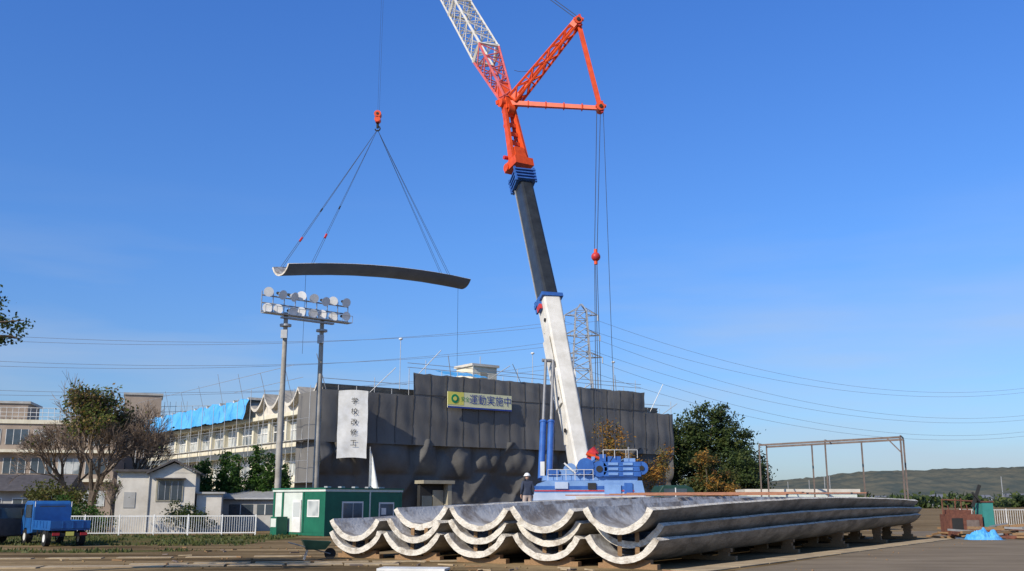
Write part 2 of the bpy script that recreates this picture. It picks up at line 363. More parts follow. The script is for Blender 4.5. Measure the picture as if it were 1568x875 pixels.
mb.build('rigging_slings',root)
# ---------------------------------------------------------------- crane
root=empty('mobile_crane')
Bp=[Vector((4.45,66,4.0)),Vector((2.7,72,16.4)),Vector((.8,77,27.7)),Vector((.55,77.6,28.9)),Vector((-.35,79,34.8))]
dirb=(Bp[2]-Bp[0]).normalized()
mb=MB()
mb.beam(Bp[0]-dirb*.8,Bp[1],1.0,1.4,'boomw',1.3,1.7)
mb.build('boom_base_section',root,bevel=.12)
mb=MB()
p,q,a,b,L=mb.frame(Bp[0],Bp[1])
mid=Bp[0].lerp(Bp[1],.52)
mb.cyl(mid-a*.72,mid+a*.72,.72,'boomw',14)
mb.cyl(mid-a*.80-b*.2,mid+a*.80-b*.2,.22,'steel',10)
mb.beam(mid-dirb*2.2+a*.66,mid+dirb*2.5+a*.66,.08,.9,'boomw')
mb.beam(mid-dirb*2.4-a*.70,mid+dirb*3.2-a*.70,.10,1.1,'boomw')
mb.beam(Bp[0].lerp(Bp[1],.1)-b*.79+a*.28,Bp[0].lerp(Bp[1],.9)-b*.9+a*.28,.16,.12,'creamd')
for t in(.2,.38,.7,.86):
    c=Bp[0].lerp(Bp[1],t); mb.beam(c-a*.66,c+a*.66,.12,1.60,'boomw')
    mb.cyl(c-a*.62+b*.3,c-a*.72+b*.3,.14,'dark',8)
    mb.beam(c-b*.86-a*.3,c-b*.86+a*.1,.18,.1,'dark')
for t in(.1,.3,.5,.75,.9):
    c=Bp[0].lerp(Bp[1],t)-b*.82; mb.cyl(c-a*.2,c+a*.2,.07,'dark',6)
mb.cyl(Bp[0]+a*.56+b*.5,Bp[1]+a*.72+b*.5,.05,'steel',5); mb.cyl(Bp[0]+a*.56-b*.3,Bp[1]+a*.72-b*.3,.04,'dark',5)
mb.cyl(Bp[0]+a*.2-b*.78,Bp[1]+a*.2-b*.9,.035,'dark',5)
c=Bp[0].lerp(Bp[1],.93); mb.beam(c-dirb*.1-b*.95,c+dirb*.35-b*.95,.8,.2,'red')
mb.beam(c+dirb*.1-a*.80,c+dirb*.5-a*.80,.2,.6,'red')
mb.build('boom_fittings',root)
mb=MB()
mb.beam(Bp[1]-dirb*.12,Bp[1]+dirb*.18,1.65,1.9,'blue')
for s in(-.7,0,.7): mb.beam(Bp[1]+a*s-b*.85-dirb*.5,Bp[1]+a*s-b*.85+dirb*.5,.14,.25,'blue')
mb.beam(Bp[1]-dirb*.9-a*.75,Bp[1]+dirb*.2-a*.75,.2,.5,'blue'); mb.beam(Bp[1]-dirb*.9+a*.75,Bp[1]+dirb*.2+a*.75,.2,.5,'blue')
mb.beam(Bp[1]-dirb*2.2+a*.78,Bp[1]-dirb*.9+a*.78,.12,.3,'lblue')
for i in range(4):
    c=Bp[2]-dirb*(.0+i*.33); wd=1.75-.05*i; mb.beam(c-dirb*.06,c+dirb*.06,wd,1.95,'blue')
    for s in(-.6,-.2,.25,.65): mb.beam(c+a*s-b*.9-dirb*.15,c+a*s-b*.9+dirb*.2,.12,.2,'lblue')
for sx in(-.8,.8):
    for sy in (-.8,.8): mb.beam(Bp[2]+a*sx+b*sy-dirb*1.2,Bp[2]+a*sx+b*sy+dirb*.3,.16,.16,'blue')
mb.build('boom_collars',root)
mb=MB(); mb.beam(Bp[1],Bp[2],1.18,1.5,'black',1.12,1.36); mb.build('boom_telescopic_section',root,bevel=.22)
mb=MB()
for off in(-.63,.63): mb.cyl(Bp[1]+a*off*1.02-b*.55,Bp[2]+a*off*.98-b*.5,.06,'steel',6)
mb.cyl(Bp[1].lerp(Bp[2],.45)+a*.15-b*.76,Bp[2]+a*.15-b*.73,.085,'galv',6)
mb.cyl(Bp[1]-a*.2-b*.80,Bp[2]-a*.2-b*.73,.05,'steel',6)
mb.build('boom_ropes',root)
mb=MB(); d2=(Bp[4]-Bp[3]).normalized(); p,q,a2,b2,L=mb.frame(Bp[3],Bp[4])
mb.beam(Bp[3]-d2*.4,Bp[3]+d2*.3,1.75,1.8,'orange'); mb.beam(Bp[3]+d2*.3,Bp[3]+d2*1.5,1.2,1.2,'orange',.9,1.0)
for sx in(-1,1):
    mb.beam(Bp[3]+a2*sx*.68+b2*.1,Bp[4]+a2*sx*.42,.24,.75,'orange',.22,.5)
    mb.beam(Bp[3]+a2*sx*.5-b2*.55,Bp[4]+a2*sx*.3-b2*.25,.16,.25,'orange')
    mb.cyl(Bp[3]+a2*sx*.98-d2*.1-b2*.5,Bp[3]+a2*sx*.75-d2*.1-b2*.5,.35,'orange',10)
    mb.cyl(Bp[3]+a2*sx*.98+d2*.9-b2*.5,Bp[3]+a2*sx*.6+d2*.9-b2*.5,.18,'red',8)
for t in(.35,.5,.65,.82,.95):
    c=Bp[3].lerp(Bp[4],t); mb.beam(c-a2*.58,c+a2*.58,.16,.3,'orange')
    mb.beam(c-a2*.5-b2*.3,c+a2*.5+d2*.7-b2*.3,.1,.1,'orange')
mb.cyl(Bp[3].lerp(Bp[4],.3)-b2*.8+a2*.1,Bp[3].lerp(Bp[4],.85)-b2*.5+a2*.1,.14,'yellow',8)
for t in(.2,.45,.7): 
    c=Bp[3].lerp(Bp[4],t)-b2*.65; mb.beam(c-a2*.3,c+a2*.35+d2*.1,.2,.25,'red')
mb.cyl(Bp[4]-a2*.8,Bp[4]+a2*.8,.38,'orange',14); mb.cyl(Bp[4]-a2*.3-d2*.6,Bp[4]+a2*.3-d2*.6,.55,'orange',14)
mb.beam(Bp[4]-d2*.7,Bp[4]+d2*.7,.9,.9,'orange',.7,.7)
mb.beam(Bp[4]-a2*.9+d2*.2-b2*.3,Bp[4]+a2*.9+d2*.5-b2*.3,.3,.35,'orange')
mb.build('boom_head',root)
J0=Vector((-.4,79,35.2));J1=Vector((-2.33,84.2,41.8));J2=Vector((-17.15,120,84.5))
mb=MB(); mb.lattice(J0,J1,.75,1.9,8,.11,.06,'pink'); mb.beam(J0,J0.lerp(J1,.3),.75,.65,'orange',.95,.9); mb.build('jib_heel_section',root)
mb=MB(); mb.lattice(J1,J2,1.9,1.5,46,.09,.05,'boomw'); 
for f in(.0,.19,.4,.6,.8): 
    c=J1.lerp(J2,f); mb.lattice(c,c.lerp(J2,.005),1.92-.4*f,1.92-.4*f,1,.12,.12,'boomw')
mb.cyl(J2-a2*.6,J2+a2*.6,.6,'boomw',12); mb.build('luffing_jib',root)
K0=Vector((.2,79,35.2));K1=Vector((5.5,76.3,41.0));K2=Vector((7.2,76.2,33.3))
mb=MB()
mb.lattice(K0,K1,.85,.5,8,.11,.07,'orange'); 
for t in(.0,.93): mb.beam(K0.lerp(K1,t),K0.lerp(K1,t+.08),.75,.6,'orange')
mb.beam(K0+Vector((0,0,-.5)),K0.lerp(K1,.25),.16,.2,'orange')
mb.beam(K0+Vector((-.3,0,-.3)),K2,.5,.38,'orange',.36,.30)
for t in (.2,.4,.6,.8): c=(K0+Vector((-.3,0,-.3))).lerp(K2,t); mb.beam(c-Vector((.05,0,0)),c+Vector((.05,0,0)),.58,.46,'orange')
mb.beam(K1,K2,.36,.32,'orange'); mb.beam(K1+Vector((0,.5,0)),K2+Vector((0,.5,0)),.16,.16,'pink')
for K in(K1,K2):
    mb.cyl(K+Vector((0,-.5,0)),K+Vector((0,.5,0)),.34,'orange',12); mb.cyl(K+Vector((0,-.6,0)),K+Vector((0,.6,0)),.15,'dark',8)
    mb.beam(K+Vector((-.4,-.2,.15)),K+Vector((.45,-.2,.1)),.25,.2,'orange'); mb.beam(K+Vector((.1,-.3,-.5)),K+Vector((.1,-.3,.5)),.2,.2,'red')
mb.build('luffing_masts',root)
mb=MB()
for o in(-.25,.25):
    mb.cyl(K1+Vector((0,o,.3)),J2+Vector((0,o,0)),.035,'wire',5)
ball=Vector((6.45,74.4,20.4))
for o in(-.16,.16): mb.cyl(K2+Vector((o-.15,o,-.2)),ball+Vector((o*.6,0,.2)),.026,'wire',4)
for o in(-.25,-.05,.2): mb.cyl(ball+Vector((o*.4,0,-.5)),Vector((5.8+o,66.5,4.8)),.024,'wire',4)
mb.cyl(K2+Vector((.25,.2,-.1)),Vector((6.9,67,4.8)),.02,'wire',4)
mb.cyl(J2,Vector((-17.15,119.6,50.6)),.013,'wire',4); mb.cyl(J2+Vector((.3,0,0)),Vector((-16.95,119.6,50.6)),.013,'wire',4)
pts=[]
for i in range(13):
    t=i/12; p=K0+Vector((0,0,2.2)); q=K1+Vector((-1.8,0,-2.6)); c=p.lerp(q,t); pts.append(c+Vector((0,0,-.9*4*t*(1-t)+.5)))
mb.path(pts,.022,'wire')
mb.build('crane_ropes',root)
mb=MB(); mb.sphere(ball,.36,'red',12,8); mb.cyl(ball+Vector((0,0,-.6)),ball+Vector((0,0,.6)),.14,'orange',8)
h=Vector((-17.1,119.5,0))
mb.beam(h+Vector((0,-.1,49.1)),h+Vector((0,-.1,50.6)),.5,.7,'red'); mb.cyl(h+Vector((0,-.5,50.2)),h+Vector((0,.4,50.2)),.45,'orange',14); mb.cyl(h+Vector((0,-.5,49.5)),h+Vector((0,.4,49.5)),.38,'orange',14)
mb.cyl(h+Vector((0,-.55,50.2)),h+Vector((0,-.5,50.2)),.18,'dark',10)
mb.cyl(h+Vector((0,0,48.4)),h+Vector((0,0,49.1)),.16,'dark',8)
pts=[h+Vector((.32*math.sin(t),0,48.35+.32*math.cos(t))) for t in[i*.5 for i in range(10)]]
mb.path(pts,.09,'dark',6)
mb.build('hook_block',root)
mb=MB()
for dx in(0,.52):
    lo=Vector((1.85+dx,64.8,3.4)); hi=Vector((2.35+dx,68.8,11.6)); m=lo.lerp(hi,.45)
    mb.cyl(lo,m,.21,'blue',12); mb.cyl(m,m.lerp(hi,.03),.25,'blue',12); mb.cyl(m,hi,.10,'steel',10)
mb.cyl((2.1,68.8,11.6),(3.6,69.3,11.6),.12,'steel',10)
mb.build('luffing_cylinders',root)
mb=MB()
mb.box(1.9,62.2,3.25,7.7,65.2,3.55,'lblue')
mb.box(2.95,62.25,3.55,5.2,64.6,3.9,'lblue')
for i,(x0_,x1_,z0,z1) in enumerate(((5.6,7.9,3.50,3.78),(5.65,7.85,3.80,4.08),(5.6,7.9,4.10,4.38))):
    mb.box(x0_,61.95,z0,x1_,65,z1,'blue'); 
    for x in(5.9,6.8): mb.box(x,61.9,z0+.07,x+.6,61.948,z1-.05,'lblue')
mb.box(5.9,62.1,4.38,6.7,64,4.72,'blue'); mb.box(6.9,62.2,4.38,7.6,64.5,4.6,'lblue'); mb.box(5.4,62.3,4.4,5.8,64,4.85,'blue')
mb.cyl((7.95,62,4.0),(7.95,65,4.0),.40,'blue',16); mb.cyl((5.35,61.95,3.95),(5.35,65,3.95),.48,'blue',16)
mb.cyl((5.35,61.9,3.95),(5.35,61.948,3.95),.2,'dark',12); mb.cyl((7.95,61.93,4.0),(7.95,61.998,4.0),.15,'dark',12)
mb.cyl((4.5,62.0,4.1),(4.5,64.5,4.1),.42,'steel',14); mb.cyl((4.5,61.9,4.1),(4.5,61.998,4.1),.52,'blue',14)
mb.cyl((3.6,62.2,3.95),(3.6,64.0,3.95),.36,'lblue',14); mb.box(2.2,62.1,3.55,2.9,63.2,3.88,'blue')
mb.box(4.9,62.1,3.9,5.1,62.6,4.7,'lblue'); mb.beam((3.9,62,3.6),(5.1,62,4.5),.14,.14,'blue'); mb.beam((3.2,62,4.3),(4.0,62,3.6),.1,.1,'white')
mb.cyl((5.2,63,4.8),(4.9,63,5.2),.3,'red',10); mb.box(4.7,62.6,4.5,5.2,63.6,5.0,'red'); mb.cyl((4.6,62.5,4.9),(5.4,62.5,4.6),.1,'orange',8)
for x in (5.6,6.3,7.0,7.7): mb.cyl((x,61.97,4.6),(x,61.97,5.1),.02,'white',5)
mb.cyl((5.6,61.97,5.1),(7.7,61.97,5.1),.02,'white',5)
mb.cyl((5.9,62.1,4.2),(6.6,62.1,5.3),.03,'dark',5); mb.cyl((7.2,62.3,4.6),(7.2,62.3,5.3),.06,'steel',6)
mb.build('superstructure',root,bevel=.03)
mb=MB()
prof=[(1.30,1.0),(1.30,2.6),(1.55,3.05),(2.1,3.24),(7.9,3.24),(8.1,2.3),(13.5,2.2),(13.5,1.0)]
mb.prism(prof,61.6,64.6,'lblue')
mb.box(1.28,61.58,2.72,7.2,61.595,2.92,'blue'); mb.box(1.35,61.56,2.60,7.4,61.575,2.67,'red')
mb.box(1.29,61.57,2.05,8.0,61.59,2.5,'pblue')
mb.box(2.6,61.5,2.75,3.4,61.57,3.15,'pblue'); mb.box(4.6,61.5,2.72,5.1,61.55,3.1,'dark'); mb.box(5.6,61.48,2.3,6.6,61.56,3.0,'lblue'); mb.box(6.8,61.5,2.4,7.3,61.56,3.1,'blue')
for x in(2.6,4.3,6.0,8.6,10.3,12.0):
    mb.cyl((x,61.55,.62),(x,62.1,.62),.62,'rubber',20); mb.cyl((x,61.52,.62),(x,61.56,.62),.3,'steel',12)
    mb.cyl((x,64.1,.62),(x,64.65,.62),.62,'rubber',20)
for x in(1.0,7.4):
    for y in(57.9,68.1):
        mb.box(x,min(y,63),1.1,x+.35,max(y,63),1.45,'lblue'); mb.cyl((x+.17,y,.15),(x+.17,y,1.6),.13,'steel',10); mb.cyl((x+.17,y,0.01),(x+.17,y,.15),.45,'steel',12)
mb.build('carrier',root,bevel=.04)
mb=MB()
for i in range(6):
    x=2.2+i*.55; mb.cyl((x,61.8,3.26),(x,61.8,3.9),.018,'white',4)
mb.cyl((2.2,61.8,3.9),(4.95,61.8,3.9),.018,'white',4); mb.cyl((2.2,61.8,3.6),(4.95,61.8,3.6),.014,'white',4)
mb.box(1.75,62.2,3.55,2.0,62.6,4.4,'white')
mb.build('handrails',root)
# ---------------------------------------------------------------- gym building
ANG=math.atan2(.594,.804); C=(-16.2,88,0)
gym=empty('gymnasium_under_renovation',C,ANG)
mb=MB()
mb.box(.3,.3,0,40,48,10.6,'cream'); mb.build('walls',gym)
mb=MB(); per=3.9
def rz(y):
    f=(y/per)%1.0; return 10.75+1.35*(2*f-1)**2
ys=[i*per/12 for i in range(int(48/per*12)+1)]
n=len(ys)
vt=[(-1.2,y,rz(y)+.12) for y in ys]+[(40.5,y,rz(y)+.12) for y in ys]+[(-1.2,y,rz(y)-.16) for y in ys]+[(40.5,y,rz(y)-.16) for y in ys]
mb.add(vt,[(i,i+1,n+i+1,n+i) for i in range(n-1)]+[(2*n+i,3*n+i,3*n+i+1,2*n+i+1) for i in range(n-1)],'concrete')
mb.add(vt,[(i,2*n+i,2*n+i+1,i+1) for i in range(n-1)],'housew')
mb.build('shell_roof',gym)
mb=MB()
for i in range(5):
    for k in range(8):
        y0=i*per+per*k/8; y1=y0+per/8; mb.add([(-.6,y0,9.9),(-.6,y1,9.9),(-.6,y1,rz(y1-.001)-.15),(-.6,y0,rz(y0+.001)-.15)],[(0,1,2,3)],'housew')
mb.build('roof_end_panels',gym)
mb=MB()
mb.box(-.9,0,9.75,.3,48,10.1,'cream')
mb2=MB()
for lv,z in enumerate((3.25,6.5)):
    mb.box(-1.1,0,z-.2,.3,48,z+.05,'cream'); mb.box(-1.12,0,z+.05,-1.02,48,z+.95,'cream')
for i in range(13):
    y=.2+i*3.95; mb.box(-.35,y-.22,0,.3,y+.22,9.75,'cream')
    for z0 in(.9,4.3,7.3):
        if i<12:
            y0=y+.25;y1=y+3.7
            z1=z0+1.9
            mb2.box(.15,y0,z0,.26,y1,z1,'glassl' if R()<.75 else 'glass')
            for k in range(5):
                yy=y0+(y1-y0)*k/4; mb2.box(.08,yy-.05,z0,.24,yy+.05,z1,'white')
            for zz in(z0,z0+1.25,z1): mb2.box(.07,y0,zz-.05,.23,y1,zz+.05,'white')
            mb2.box(.1,y0,z1+.05,.28,y1,z1+.3,'creamd')
mb.build('columns_and_slabs',gym); mb2.build('windows',gym)
mb=MB()
for i in range(16):
    y=-1.6+i*3.3; 
    mb.cyl((-2.5,y,0),(-2.5,y,11.6+U(0,.9)),.03,'galv',5); mb.cyl((-1.6,y,0),(-1.6,y,9.5),.03,'galv',5)
for z in(1.8,3.6,5.4,7.2,9.0): mb.cyl((-2.5,-1.6,z),(-2.5,48,z),.022,'galv',4)
for z in(3.6,7.2): mb.box(-2.45,-1.6,z-.04,-1.65,48,z,'galv')
for i in range(9):
    y=2+i*5.5; mb.cyl((-2.5,y,10.8),(-3.6,y-.6,14.0+U(-.8,.6)),.028,'galv',4)
mb.cyl((-3.4,0,13.6),(-3.4,46,13.8),.02,'galv',4); mb.cyl((-2.5,0,12.6),(-2.5,16,12.6),.02,'galv',4)
mb.build('scaffold_left',gym)
mb=MB()
def tarp(u,v):
    y=14.6+33.2*u
    ap=min(1,v/.35)
    x=-2.0+.5*ap+ max(0,v-.35)*16
    z=10.0+1.95*ap**.8+max(0,v-.35)*.3
    z+=.22*noise.noise((y*.45,v*4,1))+.10*noise.noise((y*1.5,v*9,1))+(.12*math.sin(y*1.61) if v>.2 else 0)
    x+=.25*noise.noise((y*.8,v*5,4))+.12*noise.noise((y*2.1,v*3,4))
    return (x,y,z)
mb.grid(tarp,140,20,'tarpl'); mb.build('blue_tarpaulin',gym,recalc=False)
# upper sheeting: one sheet per scaffold bay and lift
mb=MB()
def sy(x,z):
    fr=(x/1.82)%1
    return -1.75-.035*math.sin(math.pi*fr)+.16*noise.noise((x*.22+z*.15,z*.4,2))+.07*noise.noise((x*.9+z*1.1,z*.7,7))
random.seed(31)
xs=[-1.5+i*1.82 for i in range(25)]
for i in range(24):
    xa=xs[i];xb=min(xs[i+1],41.0); xm=(xa+xb)/2
    zt=13.6 if 7.2<xm<36.7 else 11.5
    lifts=[7.0,11.5] if zt<12 else [7.0,11.6,13.6]
    for k in range(len(lifts)-1):
        za,zb=lifts[k],lifts[k+1]; last=k==len(lifts)-2
        sag=U(.01,.06); kk=random.choice(['sheet','sheet','sheet2','sheet3']); ph_=U(0,3)
        def f(u,v):
            x=xa+(xb-xa)*u; z=za+(zb-za)*v
            top=(-sag*math.sin(math.pi*u)*2+.04*noise.noise((x*2,0,3))) if (last and v==1) else 0
            e=math.sin(math.pi*u)*math.sin(math.pi*v)
            y=sy(x,z)-e*(.05*abs(math.sin(2.6*(u*1.1+(z-7)*.25)+ph_)))
            return (x,y,z+top)
        mb.grid(f,10,12,kk)
for x in xs[1:-1]:
    zt=13.5 if 7.2<x<36.7 else 11.4
    for k in range(12):
        z0=7.1+(zt-7.1)*k/12; z1=7.1+(zt-7.1)*(k+1)/12
        mb.beam((x,sy(x,z0)-.03,z0),(x,sy(x,z1)-.03,z1),.04,.03,'seam')
for z in(11.6,):
    for i in range(24):
        if z>11 and not 7.2<xs[i]+.9<36.7: continue
        for k in range(6):
            x0=xs[i]+1.82*k/6; x1=x0+1.82/6; mb.beam((x0,sy(x0,z)-.03,z),(x1,sy(x1,z)-.03,z),.02,.05,'seam')
mb.build('grey_sheeting_upper',gym,recalc=False)
mb=MB()
def rid(t): return 1-abs(math.sin(t))
def sheet_lo(u,v):
    x=-1.5+42.5*u; z=7.6*v
    w1=1.5*noise.noise((x*.13,z*.15,0)); w2=1.5*noise.noise((x*.11,z*.17,8))
    ph=(x+1.0*noise.noise((x*.2,0,0)))/3.64
    pil=abs(math.sin(math.pi*ph))**.7
    zc=6.0+1.1*noise.noise((math.floor(ph)*3.1,1,1))
    q=max(0,1-((z-zc)/1.7)**2)
    y=-1.0-.8*q**.6*pil-.35*max(0,z-6.6)
    y+=.42*rid(x*.42+z*.38+w1*1.6)**2*min(1,z/2+.3)-.38*rid(x*.36-z*.5+w2*1.7)**2
    y+=.10*noise.noise((x*.9-z*.5,z*.6,9))+.07*rid(x*1.7+z*.3+w2)*min(1,(7.6-z))
    return (x,y,z)
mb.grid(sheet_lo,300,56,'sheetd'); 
def sheet_end(u,v):
    y=-1.5+4.2*u; z=.2+11.2*v
    return(-1.65+.2*noise.noise((y*.8,z*.4,3)),y,z)
mb.grid(sheet_end,14,24,'sheet')
mb.build('grey_sheeting_lower',gym,recalc=False)
mb=MB()
for i in range(25):
    x=-1.5+i*1.78; hz=(14.0 if 7.2<=x<=36.7 else 12.0)+(.9 if i%3==0 else 0)
    mb.cyl((x,-.2,0),(x,-.2,9),.03,'galv',5); mb.cyl((x,-1.3,9),(x,-1.3,hz),.03,'galv',5); mb.cyl((x,-.2,9),(x,-1.3,9),.03,'galv',4)
for z0,x0,x1 in((14.5,7.2,36.7),(14.1,7.2,36.7),(12.5,-1.5,7.2),(12.4,36.7,41)): mb.cyl((x0,-1.3,z0),(x1,-1.3,z0),.026,'galv',4)
for x,dx,dz,z in((-.8,-1.6,3.4,11),(3,2.4,2.6,11.2),(8,2.2,2.6,13.2),(12,-1,2.4,13),(16,2.2,1.6,13.4),(20.5,-2,2.2,13),(26,2,1.8,13.2),(33,-1,2.1,13),(37.5,1.6,3.6,11),(39,2.2,1.6,11)):
    mb.cyl((x,-1.4,z),(x+dx,-2.3,z+dz),.035,'galv',5)
for x in(6.6,22,33): mb.cyl((x,-1,12),(x,-1,16.6),.03,'galv',5); mb.sphere((x,-1,16.7),.2,'white',8,6,(1,1,.6))
mb.build('scaffold_front',gym)
mb=MB(); mb.box(17.4,3,10.8,20.4,6,15.5,'cream'); mb.box(17.2,2.8,15.5,20.6,6.2,15.75,'housew'); mb.box(20.3,3.4,13.2,20.45,4.4,14.4,'glass')
mb.box(18.3,2.96,13.4,19.1,3.0,14.9,'creamd'); mb.cyl((19,4,15.7),(19,4,16.7),.04,'galv',5); mb.build('roof_penthouse',gym)
mb=MB(); mb.grid(lambda u,v:(12.5+5*u,.5+2*v,14.0+.6*v+.15*noise.noise((u*6,v*3,0))),16,6,'tarpl'); mb.build('roof_tarpaulin',gym,recalc=False)
mb=MB()
mb.box(7.9,-3.4,3.55,11.2,-1.8,3.85,'creamd'); mb.box(10.6,-3.2,0,11.0,-2.0,3.55,'creamd')  # canopy and post in darker cream, their shade put into the colour
mb.box(8.3,-2.6,0,9.3,-2.5,2.5,'glass'); mb.box(9.4,-2.6,.4,10.5,-2.5,3.0,'creamd'); mb.box(8.1,-2.48,0,10.55,-2.0,3.55,'dark'); mb.build('doorway',gym)
mb=MB(); mb.box(11.1,-2.16,10.55,18.5,-2.1,12.05,'cream2'); mb.box(11.1,-2.175,10.85,12.9,-2.162,12.05,'yellow'); mb.box(11.1,-2.178,10.55,18.5,-2.163,10.70,'signb')
mb.cyl((11.9,-2.20,11.42),(11.9,-2.177,11.42),.42,'signg',16); mb.cyl((11.9,-2.22,11.42),(11.9,-2.202,11.42),.2,'yellow',12); 
mb.build('sign_board',gym)
text('sign_text','運動実施中',1.0,(16.0,-2.19,11.38),(math.pi/2,0,0),'signb',gym)
text('sign_text_b','安全',.5,(13.05,-2.19,11.38),(math.pi/2,0,0),'signg',gym)
mb=MB(); mb.grid(lambda u,v:(.0+2.3*u,-1.95-1.1*u+.10*noise.noise((u*2,v*4,2)),5.6+5.8*v+.1*math.sin(u*3)),10,20,'white'); mb.build('white_banner',gym,recalc=False)
for i,ch in enumerate('学校改修工'): text('banner_text_%d'%i,ch,.6,(1.2,-2.66,10.5-i*.9),(math.pi/2,0,-.446),'dark',gym)
# ---------------------------------------------------------------- floodlights
root=empty('stadium_floodlight')
mb=MB()
for (x,y,t) in((-16.15,70,15.2),(-14.0,72.3,15.2)):
    mb.cyl((x,y,0),(x,y,8),.24,'concrete',14,.20); mb.cyl((x,y,8),(x,y,t),.20,'concrete',14,.15)
    mb.box(x-.22,y-.42,13.3,x+.22,y-.18,13.9,'galv'); mb.cyl((x,y,14.2),(x,y,14.35),.42,'galv',12)
mb.build('poles',root)
La=Vector((-17.7,69.0,0));Lb=Vector((-12.35,73.6,0)); dl=(Lb-La).normalized(); nl=Vector((dl.y,-dl.x,0))
mb=MB(); mb2=MB()
for z in(15.15,16.3,15.75): mb.cyl(La+Vector((0,0,z)),Lb+Vector((0,0,z)),.055,'galv',6)
mb.beam(La+Vector((0,0,15.0))+nl*.35,Lb+Vector((0,0,15.0))+nl*.35,.7,.05,'galv')
mb.beam(La.lerp(Lb,.2)+Vector((0,0,14.8))+nl*.35,La.lerp(Lb,.8)+Vector((0,0,14.8))+nl*.35,.3,.12,'galv')
for i in range(9):
    c=La.lerp(Lb,i/8); mb.cyl(c+Vector((0,0,15)),c+Vector((0,0,16.6)),.035,'galv',4)
    mb.cyl(c+nl*.7+Vector((0,0,15)),c+nl*.7+Vector((0,0,15.5)),.02,'galv',4)
mb.cyl(La+nl*.7+Vector((0,0,15.5)),Lb+nl*.7+Vector((0,0,15.5)),.02,'galv',4)
for i in range(8):
    for z in(15.45,16.55):
        c=La.lerp(Lb,(i+.5)/8)+Vector((0,0,z+U(-.08,.08)))+nl*.15
        dd=(nl*1.0+Vector((0,0,-.3+U(-.2,.2)))+dl*U(-1.1,.5)).normalized()
        mb2.cyl(c,c+dd*.38,.13,'galv',12,.34); mb2.cyl(c+dd*.382,c+dd*.40,.34,'lamp_white',14,.35); mb2.cyl(c-dd*.35,c,.10,'dark',8,.13)
mb.build('lamp_frame',root); mb2.build('lamps',root)
# ---------------------------------------------------------------- prefab site office
Pf=Vector((-11.0,60.0,0)); rx=Vector((4.1,5,0)).normalized(); pang=math.atan2(rx.y,rx.x)
root=empty('prefab_site_office',Pf,pang)
mb=MB()
Wx=6.3;Wy=4.9
mb.box(.05,.05,.15,Wx-.05,Wy-.05,2.6,'panelw')
for x in(0,Wx-.16):
    for y in(0,Wy-.16): mb.box(x,y,0,x+.16,y+.16,2.7,'green')
mb.box(-.04,-.04,2.58,Wx+.04,Wy+.04,2.72,'panelw'); mb.box(-.08,-.08,2.72,Wx+.08,Wy+.08,2.80,'green')
mb.box(.02,.02,.02,Wx-.02,Wy-.02,.2,'green')
mb.box(.16,.01,.2,Wx-.16,.045,2.56,'green')
mb.box(1.3,-.02,.9,3.0,.005,2.0,'white')
mb.box(1.4,-.03,1.0,2.15,-.021,1.9,'glass'); mb.box(2.2,-.035,1.0,2.9,-.022,1.9,'glass')
mb.box(4.3,-.02,.9,5.6,.005,1.95,'white'); mb.box(4.4,-.03,1.0,5.5,-.021,1.85,'glass'); mb.box(4.5,-.035,1.2,4.9,-.031,1.6,'white')
mb.box(3.5,-.02,.2,3.6,.005,2.56,'panelw')
mb.box(.0,.16,.2,.04,1.9,2.56,'green')
mb.box(-.01,1.95,.2,.04,2.1,2.56,'green'); mb.box(-.01,3.9,.2,.04,4.05,2.56,'green')
mb.box(-.02,2.2,.2,.03,2.98,2.1,'white'); mb.box(-.03,2.3,1.1,-.021,2.9,1.95,'glassl')
mb.box(-.02,.5,1.1,.0-.001,1.6,2.1,'white'); mb.box(-.03,.58,1.18,-.021,1.52,2.02,'glassl')
mb.box(-.9,3.3,.0,-.1,3.9,1.1,'green'); mb.box(-.92,3.35,.5,-.901,3.85,1.0,'panelw')
mb.build('cabin',root)
mb=MB()
for i in range(5): mb.box(.8+i*1.1,.8,2.80,1.1+i*1.1,1.1,2.9,'galv')
mb.build('roof_fixings',root)
fl=empty('white_flag',(-9.0,64,0))
mb=MB(); mb.cyl((0,0,0),(0,0,5.4),.03,'galv',5); mb.grid(lambda u,v:(.02+.62*u*(1-.7*v),.1*math.sin(u*6),3.0+2.2*v-.5*u),8,10,'white'); mb.build('flag',fl,recalc=False)
# ---------------------------------------------------------------- fence
def fence(name,a,b,h=1.2,step=.14):
    a=Vector(a);b=Vector(b);mb=MB();L=(b-a).length
    n=int(L/step)
    for i in range(n+1):
        c=a.lerp(b,i/n); mb.cyl(c+Vector((0,0,.12)),c+Vector((0,0,h-.08)),.018,'white',4,caps=False)
    for z in(.15,h-.06): mb.beam(a+Vector((0,0,z)),b+Vector((0,0,z)),.05,.06,'white')
    m=int(L/2)
    for i in range(m+1):
        c=a.lerp(b,i/m); mb.beam(c,c+Vector((0,0,h+.03)),.07,.07,'white')
    mb.build(name)
fence('white_railing_fence',(-31.5,60.5,0),(-15.6,62.3,0))
fence('white_railing_fence',(36,82,0),(48,84,0),1.4,.2)
